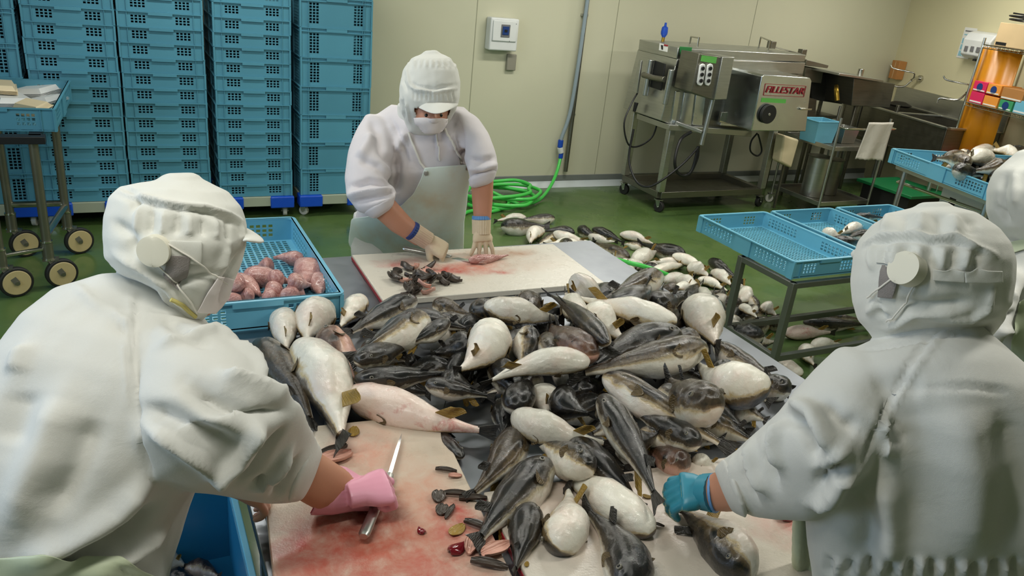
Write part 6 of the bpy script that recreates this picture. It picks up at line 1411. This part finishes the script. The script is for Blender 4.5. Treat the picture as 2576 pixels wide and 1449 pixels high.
for nm, (x, y, z, w_, d_, h_, mt, lb) in dict(a=(.1, .32, .695, .28, .22, .2, 'blueb', 'pale blue tub on the middle shelf of the trolley'), b=(.42, .3, .695, .2, .2, .14, 'steel', 'steel pan beside the blue tub on the trolley')).items():
    q = thing('tub', lb, 'container', (5.9 + x, ty0 + y, z)); m = MB(); m.loft([[(-w_ / 2 * s_, -d_ / 2 * s_, zz_), (w_ / 2 * s_, -d_ / 2 * s_, zz_), (w_ / 2 * s_, d_ / 2 * s_, zz_), (-w_ / 2 * s_, d_ / 2 * s_, zz_)] for s_, zz_ in ((.85, 0), (1, h_), (1.05, h_), (1.05, h_ + .01), (.96, h_ + .01), (.82, .01))]); m.build('shell', MT[mt], q, bevel=.004)
for k, (x, y, r_, h_, mt) in enumerate(((.2, .3, .11, .38, 'steel'), (.44, .34, .10, .34, 'steeld'))):
    q = thing('steel_pot', ('tall steel pot on the bottom shelf of the trolley, left', 'tall steel pot on the bottom shelf of the trolley, right')[k], 'pot', (5.9 + x, ty0 + y, .165)); MB().tube([(0, 0, 0), (0, 0, h_), (0, 0, h_ + .01)], [r_, r_, r_ + .008], 28).build('pot_body', MT[mt], q)
q = thing('white_sack', 'cream sack standing between the machine and the trolley', 'sack', (5.62, 5.25, 0)); c = ony(2000, 345, 5.3); 
m = MB(); fprism(m, [(1974, 340), (2012, 352), (1992, 424), (1962, 408)], 5.42, .12); o = m.build('sack_body', MT['creamp'], q, bevel=.02, seg=3); o.matrix_parent_inverse = Matrix.Translation((-5.62, -5.25, 0))
m = MB(); m.box((5.77, 5.50, 0.0), (5.79, 5.52, ony(1990, 420, 5.42).z + .02)); o = m.build('sack_support', MT['iron'], q); o.matrix_parent_inverse = Matrix.Translation((-5.62, -5.25, 0))
tw = thing('towel', 'white frayed towel hanging over the trolley handle', 'towel', (6.2, ty0 - .1, .9)); twm = MB(); W_ = 22
P = [ony(a, b, ty0 - .118) for a, b in ((2186, 308), (2248, 308), (2216, 404), (2154, 401))]
for r_ in range(17):
    f = r_ / 16
    for k in range(W_):
        g = k / (W_ - 1); p = (P[0].lerp(P[3], f)).lerp(P[1].lerp(P[2], f), g); p.y += .012 * math.sin(g * 9 + f * 1.5) * (0.3 + f); p.z += (.004 * ((k * 7) % 3) if r_ == 16 else 0); twm.v.append(tuple(p))
for r_ in range(16):
    for k in range(W_ - 1): twm.f.append((r_ * W_ + k, (r_ + 1) * W_ + k, (r_ + 1) * W_ + k + 1, r_ * W_ + k + 1))
o = inst(twm.mesh('towel_cloth', cloth('towel_cotton', srgb(214, 208, 196), None, .95, .5), 80), 'towel_cloth', tw); o.matrix_parent_inverse = Matrix.Translation(-tw.location); s = o.modifiers.new('s', 'SOLIDIFY'); s.thickness = .006
gm = thing('green_board', 'dark green plastic board lying under the sink', 'mat', (6.75, 5.0, .0)); MB().box((-.1, -.3, .30), (.5, .35, .33)).build('board', MT['greenmat'], gm, bevel=.004); MB().box((-.05, -.25, .0), (.45, .3, .30)).build('base_block', MT['rubber'], gm)
# rack with boxes and orange sheet
rk = wthing('wire_rack', 'chrome wire shelf rack along the right wall holding glove cartons', 'rack', 1.80, .50, 0)
for x in (0, 1.2):
    for y in (0, .44): MB().cyl((x, y * YS_, 0), (x, y * YS_, 1.78), .012, 10).build('post', MT['chrome'], rk)
for z in (.45, 1.2, 1.72):
    m = MB()
    for y in (0, .44): m.tube([(0, y * YS_, z), (1.2, y * YS_, z)], .005, 8); m.tube([(0, y * YS_, z - .03), (1.2, y * YS_, z - .03)], .004, 8)
    pz = []
    for k in range(49): pz.append((k * .025, 0, z - (.03 if k % 2 else 0)))
    m.tube(pz, .0025, 6)
    for k in range(31): m.tube([(k * .04, 0, z), (k * .04, .44 * YS_, z)], .002, 6)
    m.build('wire_shelf', MT['chrome'], rk)
oc = wthing('orange_sheet', 'translucent orange plastic sheet hanging behind the wire rack', 'curtain', 1.80, .46, 0)
m = MB(); n_ = 20
for z in (.5, 1.70):
    for k in range(n_): m.v.append((-.03 + .36 * k / (n_ - 1), (.006 + .10 * k / n_ + .01 * math.sin(k * .8)) * YS_, z))
for k in range(n_ - 1): m.f.append((k, k + 1, n_ + k + 1, n_ + k))
o = m.build('sheet', MT['orange'], oc); s = o.modifiers.new('s', 'SOLIDIFY'); s.thickness = .003
bdp = wthing('beige_panel', 'beige board standing behind the wire rack shelves', 'panel', 2.2, .05, 0); wb(MB(), 0, .9, 0, .03, 0, 1.68).build('panel_board', MT['beige'], bdp, bevel=.003)
for k, (x, z, w_, h_, mt, lb) in enumerate(((.03, 1.312, .16, .09, 'pink', 'pink glove carton, top left on the rack shelf'), (.20, 1.312, .16, .09, 'orangeb', 'orange glove carton, top row beside the pink one'), (.38, 1.297, .24, .1, 'wood', 'brown carton on the rack shelf, top row'), (.03, 1.206, .16, .1, 'pink', 'pink glove carton under the other pink one'),
        (.2, 1.206, .17, .09, 'orangeb', 'orange glove carton on the lower row of the rack'), (.39, 1.206, .15, .085, 'greenb', 'green glove carton on the lower row of the rack'), (.56, 1.206, .2, .11, 'blueb', 'light blue glove carton at the right of the rack'))):
    q = wthing('glove_carton', lb, 'carton', 1.80 + x, .49, z, 'glove cartons on the wire rack'); wb(MB(), 0, w_, 0, .22, 0, h_).build('carton', MT[mt], q, bevel=.002)
    if k in (0, 1, 5): MB().tube([(w_ * .5, -.002 * YS_, h_ * .45), (w_ * .5, .003 * YS_, h_ * .45)], .036, 20).build('opening', MT['navy'], q)
    wb(MB(), .01, w_ - .01, -.002, 0, h_ * .08, h_ * .2).build('printed_line', MT['white'], q, smooth=0)
q = wthing('cardboard_box', 'tan cardboard box on top of the wire rack', 'box', 1.9, .48, 1.726); wb(MB(), 0, .5, 0, .34, 0, .2).build('carton', MT['cardb'], q, bevel=.003); wb(MB(), .02, .14, -.003, 0, .01, .035).build('hand_hole', MT['dark'], q)
q = wthing('cable_coil', 'black cable coil lying on the cardboard box', 'cable', 2.05, .40, 1.93); MB().tube([Vector((.12 * math.cos(a * .45) + .01 * math.sin(a), .09 * math.sin(a * .45), .012 + .002 * a)) for a in range(36)], .007, 8).build('coil', MT['cable'], q)
for k, (x, z, w_, h_, mt, lb) in enumerate(((.05, .455, .3, .1, 'ltpink', 'pale pink pack stack on the low rack shelf'), (.06, .557, .18, .12, 'pink', 'bright pink carton with white lettering on the low rack shelf'))):
    q = wthing('pink_carton', lb, 'carton', 1.80 + x, .47, z); wb(MB(), 0, w_, 0, .2, 0, h_).build('carton', MT[mt], q, bevel=.003); wb(MB(), .03, w_ - .03, -.003, 0, h_ * .4, h_ * .6).build('printed_line', MT['white'], q, smooth=0)

# ------------------------------------------------------------------ right trolley with a full tray
z3 = 1.0; pa, pb, pc = onz(2241, 372, z3), onz(2498, 466, z3), onz(2372, 372, z3)
dv = (pb - pa); L3 = dv.length; dv.normalize(); pv = Vector((-dv.y, dv.x, 0)); pv = pv if pv.x > 0 else -pv
W3 = .56; T3 = crate_meshes('shallow', W3, L3, .105, MT['tray']); a3 = math.atan2(dv.y, dv.x) + math.pi / 2
for k, lb in enumerate(('blue tray full of dark fish on the trolley at the right edge', 'blue tray behind the full one on the right trolley')):
    c = (pa + pb) / 2 + pv * (W3 / 2 + k * (W3 + .03)); place_crate(T3, (c.x, c.y, z3 - .105), a3, lb, name='tray', cat='tray')
ct3 = thing('side_trolley', 'chrome trolley under the full blue tray at the right edge', 'trolley', (0, 0, 0))
q1 = pa + dv * .12 + pv * .08; q2 = pb - dv * .08 + pv * .08; q3 = q1 + pv * 1.0; q4 = q2 + pv * 1.0
for q in (q1, q2, q3, q4): MB().cyl((q.x, q.y, .09), (q.x, q.y, z3 - .115), .018, 12).build('leg', MT['steel'], ct3); caster(ct3, (q.x, q.y, 0), .04, 'rubber', 1)
MB().loft([[(p.x, p.y, z) for p in (q1 - dv * .05 - pv * .05, q2 + dv * .05 - pv * .05, q4 + dv * .05 + pv * .05, q3 - dv * .05 + pv * .05)] for z in (z3 - .135, z3 - .108)]).build('top_plate', MT['steel'], ct3)
MB().loft([[(p.x, p.y, z) for p in (q1 - dv * .03 - pv * .03, q2 + dv * .03 - pv * .03, q4 + dv * .03 + pv * .03, q3 - dv * .03 + pv * .03)] for z in (.34, .36)]).build('lower_shelf', MT['steel'], ct3)
r1 = onz(2262, 459, z3 - .25); r2 = onz(2494, 541, z3 - .25); rd = (r2 - r1).normalized()
ob = MB(); ob.tube(spline([Vector((q1.x, q1.y, z3 - .25)), r1 + pv * .02 - rd * .02, r1, r1 + rd * .06, r2, r2 + rd * .08 + pv * .03, Vector((q2.x, q2.y, z3 - .25))], 6), .012, 12); ob.build('push_rail', MT['chrome'], ct3)
cbx = thing('cream_cabinet', 'cream plastic box on the lower shelf of the right trolley', 'box', (0, 0, 0)); cq = q1 + pv * .25 + dv * .12
ox = MB(); ox.loft([[(p.x, p.y, z) for p in (cq, cq + dv * .42, cq + dv * .42 + pv * .3, cq + pv * .3)] for z in (.362, .80)]); ox.build('casing', MT['whitep'], cbx, bevel=.01)
ox = MB(); c0_ = cq - pv * .003; ox.loft([[(p.x, p.y, z) for p in (c0_ + dv * .1, c0_ + dv * .16, c0_ + dv * .16 + pv * .003, c0_ + dv * .1 + pv * .003)] for z in (.66, .74)]); ox.build('vent', MT['dark'], cbx)
lcp = onz(2475, 545, .62); LC3 = crate_meshes('shallow', .4, .30, .10, MT['deepblue']); place_crate(LC3, (q2.x + pv.x * .3 - dv.x * .08, q2.y + pv.y * .3 - dv.y * .08, .362), a3, 'dark blue crate on the lower shelf of the right trolley')
for k in range(16):
    px_, py_ = 2400 + 160 * random.random(), 0; py_ = 400 + (px_ - 2400) * .25 + random.uniform(-16, 14); an = random.uniform(0, 6.28); fish(px_ - 45 * math.cos(an), py_ - 14 * math.sin(an), px_ + 45 * math.cos(an), py_ + 14 * math.sin(an), 34, random.choice([0, 20, 60]), 'dark fish heaped in the full right tray', base=z3 - .09, kind=random.choice('kkb'), full=False, maxz=.10, group='dark fish heaped in the right tray')
for (a) in [(2365, 392, 2340, 400, 22, 178, 'n', 'cream fish head end at the left of the full tray'), (2440, 410, 2350, 398, 30, 0, 'b', 'dark fish at the left of the full right tray'), (2400, 425, 2490, 440, 34, 0, 'k', 'dark fish lying along the front of the full right tray'), (2480, 460, 2420, 440, 30, 20, 'k', 'dark fish near the front corner of the full tray'),
            (2490, 395, 2420, 408, 34, 172, 'n', 'white-bellied fish across the middle of the full tray'), (2450, 385, 2510, 372, 28, 178, 'n', 'white fish at the back of the full tray'), (2520, 415, 2450, 430, 36, 20, 'b', 'brown fish in the middle of the full tray'), (2560, 392, 2480, 378, 28, 165, 'n', 'pale fish at the back right of the full tray'),
            (2570, 410, 2500, 400, 32, 10, 'b', 'grey-brown fish at the right of the full tray'), (2500, 440, 2560, 450, 34, 20, 'k', 'black fish half hidden by the far worker in the tray'), (2576, 380, 2520, 385, 30, 30, 'k', 'dark fish at the far right of the tray')]:
    fish(*a[:4], a[4] * 1.15, a[5], a[7], base=z3 - .09, kind=a[6], full=False, maxz=.16)

# ------------------------------------------------------------------ skinned fish in the crate on the table
FLESH = NT('wet_pink_flesh'); v = FLESH.coord(); oi = FLESH.node('ShaderNodeObjectInfo')
c = FLESH.ramp(FLESH.noise(v, 5, 5, .65, .6), [(.3, srgb(136, 80, 76)), (.5, srgb(186, 134, 126)), (.72, srgb(212, 172, 162))]); FLESH.color(c); FLESH.set(.16, coat=.4, coatr=.1); FLESH.bump(FLESH.noise(v, 12, 4, .7), .35, .05); FLESH = FLESH.m
for F in FV:
    me = F['bodies']['p'].copy(); me.name = 'skinned_body'; me.materials.clear(); me.materials.append(FLESH); F['bodies']['f'] = me
lb = ['peeled pink fish at the left of the table crate, in front', 'long curved peeled fish across the crate', 'peeled fish at the back of the crate heap', 'broad pale peeled fish at the right of the crate', 'dark red peeled fish in the right corner of the crate', 'peeled fish in the middle front of the crate', 'peeled fish beside the front wall of the crate', 'small peeled fish at the crate front left', 'glossy peeled fish low at the crate front', 'peeled fish partly behind the left worker mask', 'peeled fish second from the back in the crate', 'thin peeled fish leaning on the right crate wall', 'peeled fish under the left end of the crate heap', 'peeled fish buried in the middle of the crate heap', 'peeled fish buried at the crate front']
for k, a in enumerate([(575, 705, 668, 742, 46), (615, 688, 745, 712, 42), (765, 655, 680, 648, 30), (770, 662, 755, 728, 56), (795, 690, 812, 745, 36), (700, 722, 655, 748, 40), (735, 718, 775, 752, 38), (640, 740, 590, 752, 30), (660, 752, 720, 748, 30), (598, 760, 555, 742, 34), (690, 668, 640, 672, 30), (725, 700, 790, 715, 34)] + [(600, 725, 560, 700, 36), (680, 700, 720, 700, 34), (750, 745, 700, 735, 32)]):
    r = fish(*a[:4], a[4] * 1.3, random.choice([0, 90, 180]), lb[k], base=TZ + .012, kind='f', full=False, fins=False, tail=False, maxz=.12); r.name = 'skinned_fish'
# fish remains in the deep box
for k, a in enumerate([(400, 1410, 470, 1430, 60), (470, 1425, 560, 1449, 56), (420, 1449, 520, 1470, 60), (540, 1470, 460, 1500, 60), (380, 1450, 330, 1480, 60)]):
    fish(*a, 170 if k in (0, 3) else 20, ['cream and brown fish piece in the dark blue box, left', 'pinkish fish piece in the dark blue box, right', 'dark fish piece at the bottom edge in the blue box', 'fish piece under the others in the blue box', 'fish piece near the left wall of the blue box'][k], base=.23, kind=['b', 'p', 'k', 'n', 'n'][k], full=False, maxz=.12)

# ------------------------------------------------------------------ scraps
def leaf(name, L_, W_, curl, th, mat, seed):
    rs = random.Random(seed); m = MB(); n1, n2 = 9, 6; top = []
    for side in (1, 0):
        for i in range(n1):
            s = i / (n1 - 1); wv = W_ * (math.sin(math.pi * min(.97, s * .9 + .08)) ** .6)
            for j in range(n2):
                g = j / (n2 - 1) * 2 - 1; z = curl * (g * g) * L_ + .004 * math.sin(s * 5 + seed) * (1 + rs.random() * .1) + (th if side else 0)
                m.v.append((s * L_ - L_ / 2, g * wv / 2, z))
    I = lambda q, i, j: q * n1 * n2 + i * n2 + j
    for i in range(n1 - 1):
        for j in range(n2 - 1): m.f += [(I(0, i, j), I(0, i + 1, j), I(0, i + 1, j + 1), I(0, i, j + 1)), (I(1, i, j), I(1, i, j + 1), I(1, i + 1, j + 1), I(1, i + 1, j))]
        for j in (0, n2 - 1): m.f.append((I(0, i, j), I(1, i, j), I(1, i + 1, j), I(0, i + 1, j)))
    for i in (0, n1 - 1):
        for j in range(n2 - 1): m.f.append((I(0, i, j), I(0, i, j + 1), I(1, i, j + 1), I(1, i, j)))
    zmin = min(p[2] for p in m.v); m.v = [(x, y, z - zmin) for x, y, z in m.v]; return m.mesh(name, mat, 60)
SKD = finm('wet_dark_skin', srgb(30, 27, 25), srgb(86, 72, 60)); SKP = finm('pink_scrap_flesh', srgb(196, 136, 120), srgb(222, 180, 160)); GUT = simple('dark_red_offal', srgb(110, 16, 28), .12, coat=.5, bump=.4, bscale=20)
LV = [leaf('fin_scrap_a', .065, .03, .12, .006, SKD, 1), leaf('fin_scrap_b', .075, .022, .05, .007, SKD, 2), leaf('fin_scrap_c', .05, .032, .15, .006, SKP, 3), leaf('fin_scrap_d', .06, .03, -.2, .006, SKD, 4)]
rs = random.Random(5); spots = []
for k in range(30):
    a = rs.uniform(0, 6.28); r_ = rs.random() ** .6; px, py = 1055 + math.cos(a) * 88 * r_, 708 + math.sin(a) * 34 * r_ + (px_ := 0)
    spots.append((px, py, r_))
wh_ = lambda x, y: ('left' if x < 1020 else 'right' if x > 1090 else 'middle') + (' back' if y < 695 else ' front' if y > 722 else '')
for k, (px, py, r_) in enumerate(spots):
    p = onz(px, py, zb + .004 + .016 * (1 - r_) * 2 * ((k % 3) / 2)); r = thing('fin_scrap', 'cut dark fin and skin scrap in the pile on the far board', 'fish scrap', p, rs.uniform(0, 6.28), 'fin scraps heaped on the far cutting board')
    r.rotation_euler = (rs.uniform(-.5, .5), rs.uniform(-.4, .4), rs.uniform(0, 6.28)); inst(LV[k % 4], 'scrap', r)
def scrap(px, py, rz, me, mat, label, sc=1.0, z=None, name='fish_scrap', roll=0.0):
    p = onz(px, py, (z or zb) + .001); r = thing(name, label, 'fish scrap', p, rz); r.rotation_euler = (roll, 0, rz); r.scale = (sc * .62, sc * .62, sc * .4); inst(me, 'scrap', r); return r
yfin = leaf('yellow_fin_scrap', .07, .045, .05, .004, FIN_Y, 8); skin_ = leaf('skin_scrap', .07, .06, .1, .008, FM['k'], 11) if False else leaf('skin_scrap', .06, .05, .15, .010, SKD, 11); strip = leaf('skin_strip', .1, .026, .1, .012, SKD, 12); fl_ = leaf('flesh_scrap', .1, .05, .2, .012, SKP, 13); gut = leaf('offal', .06, .05, -.3, .012, GUT, 14)
scrap(890, 1088, 1.2, yfin, None, 'yellow fin scrap beside the tail on the bloody board'); scrap(1150, 1335, .5, yfin, None, 'yellow fin scrap by the glossy fish tail')
scrap(1103, 1252, 1.2, skin_, None, 'blue-grey skin piece on the bloody board'); scrap(1150, 1247, -.4, strip, None, 'black skin strip beside the blue-grey piece'); scrap(1190, 1258, -.3, strip, None, 'black strip under the brown fish tail')
scrap(1112, 1285, .9, skin_, None, 'curled brown skin piece on the bloody board', .9); scrap(1132, 1290, .8, strip, None, 'dark fin below the curled skin piece', .8); scrap(1060, 1338, 1.9, gut, None, 'small dark red organ on the bloody board', .55)
scrap(1122, 1186, -.5, strip, None, 'olive strip near the right edge of the bloody board', .8); scrap(1145, 1200, -.3, fl_, None, 'pink flesh sliver at the right edge of the bloody board', .5)
scrap(1148, 1385, .3, gut, None, 'glossy dark red offal on the bloody board', 1.0); scrap(1205, 1328, -.8, strip, None, 'black skin strip under the plump fish tail', 1.1); scrap(1230, 1425, -.6, strip, None, 'black strip at the bottom edge of the photo', 1.2)
scrap(1248, 1390, .2, fl_, None, 'pink flesh sheet beside the red board edge', 1.1); scrap(845, 1160, .2, fl_, None, 'peeled flesh next to the worker wrist', 1.3); scrap(835, 1140, .3, strip, None, 'brown belly strip next to the worker wrist', 1.3); scrap(1185, 1375, 1.0, fl_, None, 'pale flesh lump at the bottom of the bloody board', .9)
scrap(1325, 1420, .9, yfin, None, 'tiny yellow fin on the right board', .35); scrap(1628, 1250, -.6, yfin, None, 'olive fin scrap on the right board by the black tail', .5); scrap(1655, 1322, -.7, strip, None, 'dark scrap beyond the long belly-up fish', .45)
scrap(1975, 1300, .2, gut, None, 'red offal beside the right worker apron', 1.2); scrap(1978, 1285, .1, strip, None, 'dark strip beside the right worker apron', .7); scrap(1135, 1150 - 0, -.7, fl_, None, 'pinkish scrap on the bare table patch', .35, TZ)
r = fish(1180, 655, 1290, 640, 26, 90, 'pink fish fillet being cut on the far board', base=zb, kind='f', full=False, fins=False, tail=False, maxz=.01, pile=False, zh=zb + .016, zt=zb + .012); r.name = 'fish_fillet'
